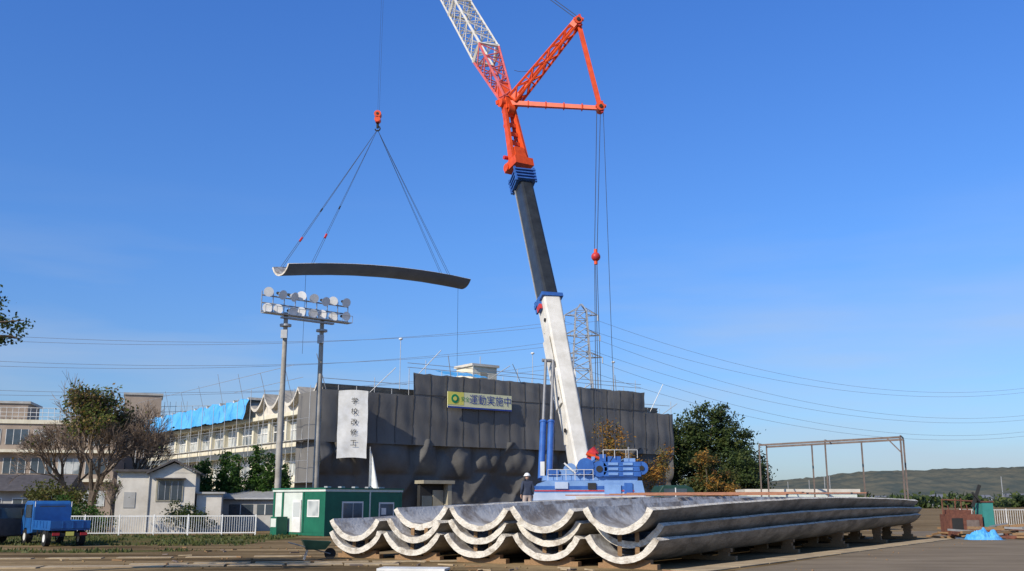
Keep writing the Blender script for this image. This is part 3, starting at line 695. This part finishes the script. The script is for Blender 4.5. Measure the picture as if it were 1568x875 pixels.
# ---------------------------------------------------------------- small buildings left
root=empty('white_house',(-25.7,66,0),math.radians(14))
mb=MB()
mb.box(0,0,0,4.9,5,3.9,'housew')
mb.add([(2.1,-.02,3.85),(4.92,-.02,3.85),(3.5,-.02,4.5),(2.1,5,3.85),(4.92,5,3.85),(3.5,5,4.5)],[(0,1,2),(3,5,4),(0,3,4,1)],'housew')
mb.add([(1.8,-.4,3.75),(3.5,-.4,4.6),(3.5,5.2,4.6),(1.8,5.2,3.75),(1.8,-.4,3.87),(3.5,-.4,4.74),(3.5,5.2,4.74),(1.8,5.2,3.87)],[(0,1,2,3),(4,7,6,5),(0,4,5,1),(1,5,6,2),(2,6,7,3),(3,7,4,0)],'roof')
mb.add([(3.5,-.4,4.6),(5.25,-.4,3.75),(5.25,5.2,3.75),(3.5,5.2,4.6),(3.5,-.4,4.74),(5.25,-.4,3.87),(5.25,5.2,3.87),(3.5,5.2,4.74)],[(0,1,2,3),(4,7,6,5),(0,4,5,1),(1,5,6,2),(2,6,7,3),(3,7,4,0)],'roof')
mb.box(-.3,-.35,3.9,2.0,5.2,4.05,'roof')
mb.box(2.45,-.05,2.0,4.15,.02,3.4,'creamd'); mb.box(2.55,-.07,2.1,3.28,-.051,3.3,'glass'); mb.box(3.34,-.075,2.1,4.05,-.052,3.3,'glass')
for i in range(4): mb.box(2.6+i*.4,-.09,2.1,2.63+i*.4,-.076,3.3,'galv')
mb.box(2.35,-.45,3.45,4.25,0,3.52,'roof')
mb.box(.5,-.04,1.6,1.2,.02,2.6,'greywall'); mb.cyl((2.0,-.06,0),(2.0,-.06,3.9),.04,'greywall',6)
mb.box(5.0,.5,0,6.6,4,2.5,'housew'); mb.box(4.95,.3,2.5,6.8,4.1,2.62,'greywall')
mb.build('house_body',root)
root=empty('low_shed',(-21.0,71.5,0),math.radians(-4))
mb=MB(); mb.box(.3,0,0,5,3,2.1,'greywall'); mb.add([(0,-.4,2.15),(5.3,-.4,2.15),(5.3,3.3,2.7),(0,3.3,2.7),(0,-.4,2.25),(5.3,-.4,2.25),(5.3,3.3,2.8),(0,3.3,2.8)],[(0,1,2,3),(4,7,6,5),(0,4,5,1),(1,5,6,2),(2,6,7,3),(3,7,4,0)],'galv')
mb.box(1.2,-.04,1.1,2.9,.02,1.8,'glass'); mb.box(3.2,-.04,1.1,4.4,.02,1.8,'glass'); mb.box(2.0,-.06,1.1,2.06,-.03,1.8,'white'); mb.box(3.75,-.06,1.1,3.81,-.03,1.8,'white')
mb.build('shed_body',root)
root=empty('tile_roof_house',(-50,84,0),math.radians(10))
mb=MB(); mb.box(0,0,0,12,6,2.9,'greywall'); 
mb.add([(-.6,-.8,2.85),(12.6,-.8,2.85),(12.6,3,4.3),(-.6,3,4.3),(12.6,6.8,2.85),(-.6,6.8,2.85)],[(0,1,2,3),(3,2,4,5),(0,3,5),(1,4,2)],'roof')
for x in(1,3.4,5.8,8.2,10.2): mb.box(x,-.05,1.2,x+1.6,.02,2.3,'white'); mb.box(x+.08,-.07,1.28,x+.76,-.04,2.22,'glass'); mb.box(x+.84,-.07,1.28,x+1.52,-.04,2.22,'glass')
mb.build('house_body',root)
root=empty('school_building',(-80,122,0),math.radians(14))
mb=MB(); mb2=MB()
mb.box(0,0,0,30,10,11.6,'brownwall'); mb.box(-.2,-.2,11.6,30.2,10.2,12.1,'cream'); mb.box(6,-1.0,8.0,30,0,8.35,'cream'); mb.box(0,-1.0,4.4,30,0,4.8,'cream')
mb.box(14,1,12.1,19,8,14.2,'brownwall'); mb.box(13.7,.8,14.2,19.3,8.2,14.5,'greywall')
for z in(1.4,5.4,9.0):
    for i in range(9):
        x=1+i*3.2; mb2.box(x,-.04,z,x+2.6,.03,z+1.9,'glass' if (i+int(z))%3 else 'glassl')
        for k in range(4): mb2.box(x+k*.86-.03,-.07,z,x+k*.86+.03,-.03,z+1.9,'white')
mb.build('block',root); mb2.build('windows',root)
mb=MB()
for i in range(44): x=i*.7; mb.cyl((x,-.1,12.1),(x,-.1,13.6),.03,'white',4)
for z in(12.5,13.0,13.6): mb.cyl((0,-.1,z),(30,-.1,z),.035,'white',4)
mb.build('roof_railing',root)
root=empty('school_wing',(-58,141,0),math.radians(20))
mb=MB(); mb.box(0,0,0,16,12,13,'brownwall'); mb.box(-.3,-.3,13,16.3,12,13.5,'cream'); mb.box(3,1,13.5,8,8,17,'brownwall'); mb.box(2.8,.8,17,8.2,8.2,17.3,'greywall')
for z in(1.5,5.5,9.5):
    for i in range(4): mb.box(1+i*3.8,-.05,z,3.8+i*3.8,.03,z+1.8,'glass'); mb.box(2.35+i*3.8,-.08,z,2.45+i*3.8,-.04,z+1.8,'white')
mb.build('block',root)
mb=MB()
for i in range(40): mb.cyl((-58+i*.9,150-i*.2,13.0),(-58+i*.9,150-i*.2,16.5 if i<12 else 15.8),.03,'galv',4)
for z in(14,15,15.8): mb.cyl((-58,150,z),(-23,142.2,z),.03,'galv',4)
mb.box(-58,150.5,0,-24,158,13,'creamd')
mb.build('rooftop_netting_block')
# ---------------------------------------------------------------- trees
def leaves(mb,blobs,ncl,per,spread,size,mats,shell=.5):
    tot=sum(b[1][0]*b[1][1]*b[1][2] for b in blobs)
    for (c,r) in blobs:
        k=max(3,int(ncl*(r[0]*r[1]*r[2])/tot))
        for _ in range(k):
            d=Vector((random.gauss(0,1),random.gauss(0,1),random.gauss(0,1))).normalized()*(R()**shell)
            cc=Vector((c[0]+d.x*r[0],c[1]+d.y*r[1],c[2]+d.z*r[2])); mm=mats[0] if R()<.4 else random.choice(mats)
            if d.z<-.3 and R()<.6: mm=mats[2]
            i=mb.mi(mm); s2=spread*U(.5,1.3)
            for _ in range(per):
                p=cc+Vector((random.gauss(0,s2),random.gauss(0,s2),random.gauss(0,s2*.7)))
                a=Vector((random.gauss(0,1),random.gauss(0,1),random.gauss(0,1))).normalized(); b=a.orthogonal().normalized()
                s=size*U(.6,1.4); o=len(mb.v)
                mb.v+=[tuple(p-a*s),tuple(p+b*s*.6),tuple(p+a*s),tuple(p-b*s*.6)]; mb.f.append((o,o+1,o+2,o+3)); mb.m.append(i); mb.sm.append(False)
def limbs(mb,base,blobs,r,fork,k='bark'):
    base=Vector(base); top=Vector((base.x+U(-.2,.2),base.y,fork)); mb.cyl(base,top,r,k,8,r*.7)
    for c,rr in blobs:
        c=Vector(c); m=top.lerp(c,.5)+Vector((U(-.3,.3),U(-.3,.3),.2)); mb.cyl(top,m,r*.5,k,6,r*.35); mb.cyl(m,c,r*.35,k,5,r*.15)
        for _ in range(4):
            e=c+Vector((U(-1,1)*rr[0],U(-1,1)*rr[1],U(-.5,1)*rr[2]))*.8; mb.cyl(c,e,r*.16,k,4,r*.05)
def tree(name,base,blobs,ncl,per,spread,size,mats,r=.3,fork=3):
    root=empty(name); mb=MB(); limbs(mb,base,blobs,r,fork); mb.build('trunk_and_limbs',root)
    mb=MB(); leaves(mb,blobs,ncl,per,spread,size,mats); mb.build('foliage',root,recalc=False)
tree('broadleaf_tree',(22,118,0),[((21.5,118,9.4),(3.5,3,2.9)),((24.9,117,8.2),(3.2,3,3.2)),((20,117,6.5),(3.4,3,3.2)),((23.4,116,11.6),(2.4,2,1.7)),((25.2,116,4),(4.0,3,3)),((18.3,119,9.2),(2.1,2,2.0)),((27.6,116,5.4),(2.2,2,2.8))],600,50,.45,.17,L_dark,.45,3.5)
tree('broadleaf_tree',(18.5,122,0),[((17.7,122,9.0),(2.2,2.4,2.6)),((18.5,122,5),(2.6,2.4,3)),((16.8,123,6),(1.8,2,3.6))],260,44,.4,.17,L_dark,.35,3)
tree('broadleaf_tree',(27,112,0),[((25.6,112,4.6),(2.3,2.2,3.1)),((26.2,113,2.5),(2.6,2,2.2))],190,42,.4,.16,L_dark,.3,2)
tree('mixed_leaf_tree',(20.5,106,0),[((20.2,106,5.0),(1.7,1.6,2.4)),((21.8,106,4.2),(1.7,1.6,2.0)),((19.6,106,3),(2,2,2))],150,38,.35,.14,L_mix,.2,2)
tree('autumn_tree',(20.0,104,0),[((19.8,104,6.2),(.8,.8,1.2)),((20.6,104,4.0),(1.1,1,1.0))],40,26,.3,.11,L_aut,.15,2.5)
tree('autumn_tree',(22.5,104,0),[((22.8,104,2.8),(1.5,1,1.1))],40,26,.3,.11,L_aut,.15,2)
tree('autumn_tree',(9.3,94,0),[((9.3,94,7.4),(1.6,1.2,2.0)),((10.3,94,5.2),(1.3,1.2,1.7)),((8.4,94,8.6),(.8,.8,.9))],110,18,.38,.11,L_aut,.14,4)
tree('autumn_tree',(13.6,97,0),[((13.6,97,4.4),(1.4,1.2,1.6)),((14.6,97,6.0),(.9,.9,1.1))],80,20,.35,.11,L_aut,.14,3)
for i,(x,y,h,rr) in enumerate(((-22.4,74,4.9,1.1),(-21.2,75,5.5,1.3),(-20.2,74,5.0,1.2),(-19.0,75,6.0,1.35),(-17.9,74.5,5.3,1.2),(-23.4,75,4.3,1.0),(-16.9,75,4.6,1.0))):
    root=empty('conifer_shrub'); mb=MB(); mb.cyl((x,y,0),(x,y,h*.8),.09,'bark',6,.03); mb.build('trunk',root)
    mb=MB(); bl=[((x,y,h*f),(rr*(1.1-f*.85),rr*(1.1-f*.85),h*.16)) for f in(.15,.3,.45,.6,.75,.9)]; leaves(mb,bl,260,36,.17,.09,L_hedge); mb.build('foliage',root,recalc=False)
tree('garden_shrub',(-26.5,63.4,0),[((-26.5,63.4,1.0),(1.2,.9,.8)),((-28.2,63.6,1.3),(1.2,.8,1.0)),((-25.4,63.2,.7),(.8,.6,.6))],130,34,.2,.07,L_hedge,.06,.4)
tree('garden_shrub',(-20.8,66.5,0),[((-20.4,66.5,.8),(1.2,.6,.7)),((-21.6,66.5,1.2),(.9,.6,.9))],60,30,.2,.07,L_dark,.06,.4)
tree('garden_tree',(-32,70,0),[((-32,70,2.6),(1.6,1.4,1.0)),((-30,70,2.0),(1.5,1.4,.9))],80,26,.3,.1,L_olive,.1,1.3)
tree('pine_tree',(-16.6,26,0),[((-13.25,25,6.45),(1.05,.8,.33)),((-12.8,25,6.1),(.75,.6,.16)),((-15,25.5,7.3),(1.6,1.4,.6)),((-17,26,8.4),(1.8,1.8,.8))],300,40,.13,.045,L_dark,.22,5.2)
def bare(name,base,H,seed,leafm,k='twig',nl=1500,spreadf=1.0,core=None,maxlv=6):
    random.seed(seed); root=empty(name); mb=MB(); tips=[]
    def br(p,d,L,r,lv):
        q=p+d*L; mid=p.lerp(q,.5)+Vector((U(-1,1),U(-1,1),U(-.5,.5)))*L*.06
        nn=6 if lv<2 else (4 if lv<4 else 3)
        mb.cyl(p,mid,r,'bark' if lv<3 else k,nn,r*.85,caps=False); mb.cyl(mid,q,r*.85,'bark' if lv<3 else k,nn,r*.68,caps=False)
        if lv>=maxlv: tips.append(q); return
        if lv>=3: tips.append(mid)
        for i in range(3 if lv<1 or R()<.8 else 4):
            ang=U(.2,.65)*spreadf; az=U(0,6.28); o=d.orthogonal().normalized(); o.rotate(Matrix.Rotation(az,3,d))
            nd=(d*math.cos(ang)+o*math.sin(ang)); nd.z+=.12; nd.normalize()
            br(q if R()<.6 else mid.lerp(q,.5),nd,L*U(.66,.86),max(.011,r*.6),lv+1)
    br(Vector(base),Vector((.03,0,1)),H*.2,H*.02,0)
    mb.build('trunk_and_branches',root,recalc=False)
    if core: tips=[t for t in tips if (Vector((t.x-core[0],0,t.z-core[1])).length<core[2])] or tips
    mb=MB()
    for _ in range(nl):
        p=random.choice(tips)+Vector((random.gauss(0,.2),random.gauss(0,.2),random.gauss(0,.2)))
        leafs=random.choice(leafm); a=Vector((random.gauss(0,1),random.gauss(0,1),random.gauss(0,1))).normalized(); b=a.orthogonal(); s=U(.05,.10)
        mb.add([p-a*s,p+b*s,p+a*s,p-b*s],[(0,1,2,3)],leafs)
    mb.build('sparse_leaves',root,recalc=False)
bare('bare_tree',(-28.4,68.5,0),13.6,5,L_tree,nl=5200,spreadf=1.0,core=(-28.0,8.2,1.9),maxlv=7)
bare('bare_tree',(-30.6,70,0),11.0,11,L_tree,nl=80,spreadf=1.1,maxlv=7)
bare('bare_tree',(-26.6,71,0),11.0,12,L_tree,nl=60,spreadf=1.0,maxlv=7)
bare('bare_tree',(-24.6,62.9,0),5,21,L_olive,nl=60,maxlv=5)
random.seed(99)
# ---------------------------------------------------------------- blue truck (rear-left three-quarter view)
tx=Vector((-.65,.76,0)); tang=math.atan2(tx.y,tx.x)
root=empty('flatbed_truck',(-20.75,46.0,0),tang)
W=1.75
mb=MB()
def tb(x0,y0,z0,x1,y1,z1,k,m=None): (m or mb).box(x0,y0-W,z0,x1,y1-W,z1,k)
tb(0,0,.72,2.75,W,.80,'truckb'); 
tb(-.04,0,.8,0,W,1.15,'truckb'); tb(0,0,.8,2.75,.04,1.15,'truckb'); tb(0,W-.04,.8,2.75,W,1.15,'truckb'); tb(2.7,.05,.8,2.76,W-.05,1.75,'truckb')
for x in(.45,.95,1.45,1.95,2.4):
    tb(x,W,.82,x+.05,W+.025,1.12,'truckb'); tb(x,-.025,.82,x+.05,0,1.12,'truckb')
for y in(.3,.75,1.2): tb(-.06,y,.82,-.041,y+.05,1.12,'truckb')
tb(.2,.5,.5,4.4,.6,.72,'dark'); tb(.2,1.15,.5,4.4,1.25,.72,'dark')
tb(-.02,.1,.45,.05,W-.1,.6,'dark'); tb(-.06,.12,.5,-.02,.42,.62,'red'); tb(-.06,W-.42,.5,-.02,W-.12,.62,'red'); tb(-.04,.7,.48,-.025,1.05,.66,'yellow')
for y in(.05,W-.05): mb.cyl((2.73,y-W,1.75),(2.73,y-W,2.0),.02,'white',5)
for x in(.3,1.4,1.9): tb(x,W-.06,.4,x+.04,W-.01,.7,'dark')
mb.build('chassis_and_bed',root)
mb=MB()
prof=[(2.85,.55),(2.85,1.90),(3.05,2.03),(4.0,2.03),(4.25,1.95),(4.62,1.2),(4.68,.9),(4.66,.45),(4.3,.45),(4.2,.75),(3.7,.75),(3.6,.5)]
mb.prism([(a,b) for a,b in prof],-W+.02,-.02,'truckb'); mb.build('cab',root,bevel=.04)
mb=MB()
for y in(-.018,-W-.002): mb.box(3.1,y,1.25,3.95,y+.02,1.85,'glass'); 
mb.box(3.02,-.019,.6,3.035,-.002,1.9,'dark'); mb.box(4.02,-.019,.8,4.035,-.002,1.9,'dark')
mb.add([(4.29,-W+.12,1.88),(4.29,-.12,1.88),(4.60,-.12,1.26),(4.60,-W+.12,1.26)],[(0,1,2,3)],'glass')
mb.box(2.835,-W+.3,1.3,2.849,-.3,1.8,'glass')
for y in(.08,-W-.08): mb.box(4.2,y-.05,1.35,4.28,y+.05,1.65,'dark')
mb.build('glazing_and_mirrors',root)
mb=MB()
for x in(.85,3.95):
    for y in(-.02,-W-.02+.24):
        mb.cyl((x,y-.22,.36),(x,y,.36),.36,'rubber',20); mb.cyl((x,y,.36),(x,y+.01,.36),.18,'white',12)
mb.build('wheels',root)
root=empty('parked_van',(-25.4,48.0,0),math.radians(75))
mb=MB(); mb.prism([(0,.35),(0,1.5),(.3,1.9),(2.6,1.9),(3.1,1.25),(3.6,1.05),(3.65,.35)],-.8,.8,'roof'); mb.build('body',root,bevel=.08)
mb=MB()
for x in(.7,2.9):
    for y in(-.85,.68): mb.cyl((x,y,.32),(x,y+.17,.32),.32,'rubber',16)
for y in(-.81,.80): mb.box(.4,y,1.2,2.6,y+.01,1.7,'glass')
mb.box(-.02,-.6,1.1,.0,.6,1.6,'glass'); mb.box(-.03,.5,.7,0,.75,.95,'red'); mb.build('wheels_and_glass',root)
# ---------------------------------------------------------------- dark green truck right of crane
root=empty('crane_support_truck',(8.9,60.5,0),math.radians(6))
mb=MB(); mb.prism([(-.2,.6),(-.2,2.5),(.1,2.95),(1.5,2.95),(1.9,2.8),(2.3,2.0),(2.35,.6)],0,2.2,'dgreen'); mb.prism([(-5,.7),(-5,1.2),(-.3,1.2),(-.3,.7)],0,2.2,'steel')
mb.build('cab',root,bevel=.06)
mb=MB(); mb.box(.15,-.02,2.1,.8,.02,2.75,'glass'); mb.box(.9,-.02,2.1,1.55,.02,2.75,'glass'); mb.box(.82,-.025,2.05,.88,-.003,2.8,'white'); mb.box(.1,-.03,2.0,1.9,-.022,2.06,'galv')
mb.box(1.6,-.15,2.1,1.7,-.05,2.6,'dark')
for x in(.9,-1.5,-3.8): mb.cyl((x,-.03,.5),(x,.3,.5),.5,'rubber',18); mb.cyl((x,1.9,.5),(x,2.23,.5),.5,'rubber',18)
mb.box(-4.9,.1,1.2,-.6,2.1,2.30,'housew')
mb.build('wheels_and_load',root)
# ---------------------------------------------------------------- steel frame right
root=empty('steel_frame_structure'); mb=MB()
a=Vector((18.4,75,0));b=Vector((25.3,65.5,0)); off=Vector((1.2,2.6,0)); H=6.1
for o in(Vector((0,0,0)),off):
    for t in((0,.36,.72,1) if o.x else (0,.5,1)):
        c=a.lerp(b,t)+o; mb.beam(c,c+Vector((0,0,H)),.09,.09,'brownst')
    mb.beam(a+o+Vector((0,0,H)),b+o+Vector((0,0,H)),.10,.13,'brownst')
for t in(0,.5,1): mb.beam(a.lerp(b,t)+Vector((0,0,H+.1)),a.lerp(b,t)+off+Vector((0,0,H+.1)),.07,.07,'brownst')
mb.beam(b+Vector((0,0,H-1)),b+Vector((-.6,.8,H)),.06,.06,'brownst'); mb.build('posts_and_beams',root)
root=empty('site_storage_shed',(18.5,80,0),math.radians(-3)); mb=MB()
mb.box(0,0,0,8.5,4,2.7,'panelw'); mb.box(-.2,-.2,2.7,8.7,4.2,2.95,'housew'); mb.box(-.02,-.03,.2,8.52,.0,1.2,'green'); 
for x in(1,3.5,6): mb.box(x,-.05,1.3,x+1.5,-.01,2.3,'glass')
mb.build('shed_body',root)
root=empty('parked_car',(23.5,74,0),math.radians(0)); mb=MB()
mb.prism([(0,.35),(0,.95),(.7,1.05),(1.3,1.5),(2.9,1.5),(3.6,1.02),(4.2,.9),(4.3,.35)],0,1.7,'lblue'); mb.build('body',root,bevel=.08)
mb=MB(); 
for x in(.8,3.4): mb.cyl((x,-.03,.32),(x,.2,.32),.32,'rubber',16); mb.cyl((x,1.5,.32),(x,1.73,.32),.32,'rubber',16)
mb.box(1.3,-.01,1.05,2.8,.0,1.42,'glass'); mb.build('wheels_and_glass',root)
root=empty('demolition_scrap_pile',(24.0,56.5,0)); mb=MB()
mb.box(.2,0,.15,2.0,1.3,1.3,'rust'); mb.box(.35,.2,1.3,1.5,1.1,1.55,'rust'); mb.box(2.15,.2,0,2.75,1.4,1.95,'teal'); mb.box(2.1,.15,1.95,2.8,1.45,2.03,'rust')
mb.box(.3,-.03,.5,.9,.0,1.1,'dark'); mb.box(1.1,-.03,.4,1.8,.0,1.0,'brownst')
for i in range(60):
    x=U(-.6,5.8);y=U(-1.4,2);z=U(.05,.7); an=U(-.5,.5); l=U(.8,2.2); mb.beam((x,y,z),(x+l*math.cos(an),y+l*math.sin(an),z+U(-.15,.2)),U(.07,.16),U(.07,.16),random.choice(['rust','wood','steel','wood']))
for i in range(7): x=.1+i*.35; mb.cyl((x,.6,1.3),(x+U(-.1,.1),.6,U(1.7,2.4)),.035,'rust',5)
mb.cyl((.1,.6,2.1),(2.2,.6,2.0),.04,'rust',5); mb.beam((1.7,.4,1.7),(2.2,.4,2.9),.1,.16,'dark'); mb.beam((1.7,.3,2.5),(2.1,.3,2.0),.1,.1,'dark')
mb.build('scrap_and_machine',root)
tp=empty('blue_tarp_bundle',(25.2,54.9,0)); mb=MB()
def tf(u,v):
    x=(u-.5)*1.9;y=(v-.5)*1.4; r=max(0,1-(x/.95)**2-(y/.7)**2); 
    return (x,y,.01+.42*math.sqrt(r)*(1+.9*noise.noise((x*2.5,y*2.5,4)))+.2*r**.5*noise.noise((x*7,y*7,1)))
mb.grid(tf,34,26,'tarpl',False); mb.build('tarp',tp,recalc=False)
tp=empty('timber_heap',(27.0,56,0)); mb=MB()
for i in range(22): x=U(0,2.4);y=U(-1,1);l=U(.6,1.6);an=U(-.7,.7);z=U(.05,.35); mb.beam((x,y,z),(x+l*math.cos(an),y+l*math.sin(an),z),.14,.12,random.choice(['wood','ply','rust']))
mb.build('timbers',tp)
root=empty('wheelbarrow',(-6.95,36.2,0),.3); mb=MB()
mb.add([(-.3,-.25,.35),(.35,-.25,.35),(.35,.25,.35),(-.3,.25,.35),(-.45,-.36,.68),(.55,-.36,.62),(.55,.36,.62),(-.45,.36,.68)],[(0,1,2,3),(0,4,5,1),(1,5,6,2),(2,6,7,3),(3,7,4,0)],'dgreen')
mb.cyl((.55,-.05,.2),(.55,.05,.2),.2,'rubber',14)
for y in(-.2,.2): mb.cyl((.55,y*.4,.2),(-.9,y*1.3,.6),.02,'steel',6); mb.cyl((-.25,y,.34),(-.35,y,0),.02,'steel',6)
mb.build('tray_and_frame',root)
# ---------------------------------------------------------------- worker
def worker(loc,yaw):
    root=empty('construction_worker',loc,yaw)
    cm=bpy.data.materials.new('work_clothes'); cm.use_nodes=True; nt=cm.node_tree; b=nt.nodes['Principled BSDF']; b.inputs['Roughness'].default_value=.9
    tc=nt.nodes.new('ShaderNodeTexCoord'); sp=nt.nodes.new('ShaderNodeSeparateXYZ'); r=nt.nodes.new('ShaderNodeValToRGB'); r.color_ramp.interpolation='CONSTANT'
    dv=nt.nodes.new('ShaderNodeMath'); dv.operation='DIVIDE'; dv.inputs[1].default_value=2
    r.color_ramp.elements[0].color=(.03,.03,.03,1); r.color_ramp.elements[1].position=.045; r.color_ramp.elements[1].color=(.42,.33,.28,1)
    e=r.color_ramp.elements.new(.44); e.color=(.035,.045,.075,1); 
    nt.links.new(tc.outputs['Object'],sp.inputs[0]); nt.links.new(sp.outputs['Z'],dv.inputs[0]); nt.links.new(dv.outputs[0],r.inputs[0]); nt.links.new(r.outputs[0],b.inputs['Base Color'])
    V=[((0,0,.95),(.155,.115)),((0,0,1.12),(.15,.115)),((0,-.01,1.32),(.18,.125)),((0,0,1.44),(.11,.08)),((0,0,1.52),(.058,.058)),
       ((.19,0,1.40),(.075,.075)),((.25,.03,1.14),(.055,.055)),((.22,-.12,.93),(.042,.042)),
       ((-.19,0,1.40),(.075,.075)),((-.26,.04,1.14),(.055,.055)),((-.25,-.02,.90),(.042,.042)),
       ((.10,0,.86),(.105,.11)),((.12,-.03,.50),(.075,.08)),((.13,.02,.10),(.055,.055)),((.14,-.16,.04),(.045,.035)),
       ((-.10,0,.86),(.105,.11)),((-.13,-.01,.50),(.075,.08)),((-.15,.03,.10),(.055,.055)),((-.16,-.15,.04),(.045,.035))]
    Ed=[(0,1),(1,2),(2,3),(3,4),(2,5),(5,6),(6,7),(2,8),(8,9),(9,10),(0,11),(11,12),(12,13),(13,14),(0,15),(15,16),(16,17),(17,18)]
    me=bpy.data.meshes.new('body'); me.from_pydata([v[0] for v in V],Ed,[]); ob=bpy.data.objects.new('body',me); scene.collection.objects.link(ob); ob.parent=root; me.materials.append(cm)
    ob.modifiers.new('skin','SKIN'); 
    for i,v in enumerate(V): me.skin_vertices[0].data[i].radius=v[1]; me.skin_vertices[0].data[i].use_root=(i==0)
    ss=ob.modifiers.new('sub','SUBSURF'); ss.levels=2; ss.render_levels=2
    mb=MB(); mb.sphere((0,-.015,1.625),.1,'skin',16,12,(.78,.95,1.2)); mb.cyl((0,-.105,1.62),(0,-.13,1.60),.012,'skin',6,.016)
    for s in(-1,1):
        mb.sphere((s*.034,-.103,1.64),.011,'dark',8,6); mb.sphere((s*.08,-.01,1.62),.025,'skin',8,6,(.4,.8,1.2))
    mb.box(-.022,-.106,1.565,.022,-.098,1.571,'red'); mb.build('head',root)
    mb=MB()
    n=18
    vs=[];fs=[]
    for j in range(7):
        ph=j/6*math.pi/2
        for i in range(n): t=2*math.pi*i/n; vs.append((.125*math.sin(ph)*math.cos(t),-.01+.15*math.sin(ph)*math.sin(t),1.665+.125*math.cos(ph)))
    for j in range(6):
        for i in range(n): fs.append((j*n+i,(j+1)*n+i,(j+1)*n+(i+1)%n,j*n+(i+1)%n))
    mb.add(vs,fs,'helmet',True); mb.cyl((0,-.03,1.655),(0,-.03,1.668),.155,'helmet',18); mb.build('safety_helmet',root)
    for s,wr in((1,Vector((.22,-.13,.915))),(-1,Vector((-.25,-.03,.885)))):
        pts=[wr,wr+Vector((0,-.02,-.055)),wr+Vector((0,-.025,-.09))]; rad=[.026,.032,.03]; ed=[(0,1),(1,2)]
        for fI,(dy,l) in enumerate(((-.03,.07),(-.01,.08),(.01,.075),(.03,.058))):
            b0=len(pts); pts+=[wr+Vector((0,dy-.02,-.10)),wr+Vector((-s*.012,dy-.025,-.10-l*.5)),wr+Vector((-s*.03,dy-.028,-.10-l*.9))]; rad+=[.010,.009,.008]; ed+=[(2,b0),(b0,b0+1),(b0+1,b0+2)]
        b0=len(pts); pts+=[wr+Vector((-s*.015,-.055,-.06)),wr+Vector((-s*.02,-.07,-.10))]; rad+=[.011,.009]; ed+=[(1,b0),(b0,b0+1)]
        me=bpy.data.meshes.new('hand'); me.from_pydata(pts,ed,[]); oh=bpy.data.objects.new('hand_l' if s>0 else 'hand_r',me); scene.collection.objects.link(oh); oh.parent=root; me.materials.append(M['skin']); oh.modifiers.new('skin','SKIN')
        for i,rr in enumerate(rad): me.skin_vertices[0].data[i].radius=(rr,rr); me.skin_vertices[0].data[i].use_root=(i==0)
        s2=oh.modifiers.new('sub','SUBSURF'); s2.levels=1; s2.render_levels=1
t=7.05/LT; pz=pile_z(t,2)+.125
pp=c5+E*(2.72*3)+D*7.05
worker((pp.x,pp.y,pz),math.radians(200))
# ---------------------------------------------------------------- pylon + power lines
root=empty('transmission_tower'); mb=MB(); P0=Vector((14.1,200,0))
mb.lattice(P0,P0+Vector((0,0,28)),7.5,3.6,10,.16,.09,'galv'); mb.lattice(P0+Vector((0,0,28)),P0+Vector((0,0,40)),3.6,2.2,7,.13,.08,'galv'); mb.lattice(P0+Vector((0,0,40)),P0+Vector((0,0,41.5)),2.2,.3,1,.1,.07,'galv')
for z,l in((39.2,3.4),(35,3.8),(30.5,4.2)):
    for sx in(-1,1):
        e=P0+Vector((sx*l,0,z)); 
        for dy in(-.9,.9): mb.cyl(P0+Vector((sx*.9,dy,z-.1)),e,.09,'galv',4); mb.cyl(P0+Vector((sx*.9,dy,z+1.3)),e,.08,'galv',4)
        mb.cyl(P0+Vector((sx*2.2,.4,z)),P0+Vector((sx*2.2,.4,z+.75)),.05,'galv',4); mb.cyl(e,e-Vector((0,0,1.2)),.12,'galv',5)
mb.build('lattice',root)
root=empty('power_lines'); mb=MB()
def cat(p,q,sag,r=.03):
    p=Vector(p);q=Vector(q); pts=[p.lerp(q,i/36)-Vector((0,0,4*sag*(i/36)*(1-i/36))) for i in range(37)]; mb.path(pts,r,'pwire',4)
for z,zr in((38,35.5),(34,27),(29.5,23)):
    for sx in(-1,1):
        cat((14.1+sx*3.6,200,z),(190,290,zr+8+sx),13)
        cat((14.1+sx*3.6,200,z),(-170,110,z+(-4)+sx*.6),9)
mb.build('cables',root)
# ---------------------------------------------------------------- distant hills and town
M['hill']=mat('forest_hill',(.135,.13,.10),1,col2=(.07,.085,.08),scale=.05,detail=10,lo=.40,hi=.62,spec=0)  # distance haze is mixed into the forest colour
mb=MB()
def hf(u,v):
    x=-500+1600*u; y=560+260*v
    env=math.sin(math.pi*min(1,v*1.3)*.5)
    base=max(8,min(27,3+.075*x))
    h=(base+4*noise.noise((x*.008,0,1))+2*noise.noise((x*.02,y*.01,2))+1.2*noise.noise((x*.12,y*.05,3))+1.4*noise.noise((x*.35,y*.2,3)))*env
    return (x,y,max(-.5,h)-.5)
mb.grid(hf,1000,14,'hill'); mb.build('hills',recalc=False)
mb=MB()
for i in range(16):
    x=U(90,330);y=U(380,540); w_=U(5,10); h_=U(3,4.5); mb.box(x,y,0,x+w_,y+7,h_,'town'); 
    mb.add([(x-.5,y-.5,h_),(x+w_+.5,y-.5,h_),(x+w_+.5,y+3.5,h_+1.5),(x-.5,y+3.5,h_+1.5),(x+w_+.5,y+7.5,h_),(x-.5,y+7.5,h_)],[(0,1,2,3),(3,2,4,5),(0,3,5),(1,4,2)],'townr')
    if i%3==0: mb.cyl((x-3,y,0),(x-3,y,12),.15,'galv',5)
mb.build('distant_houses')
mb=MB()
bl=[]
for _ in range(110):
    y=U(300,540); bl.append(((U(.10,.75)*y,y,1.2),(U(4,14),4,U(1.5,3.6))))
leaves(mb,bl,2600,10,1.2,.9,L_dark); mb.build('distant_trees',recalc=False)
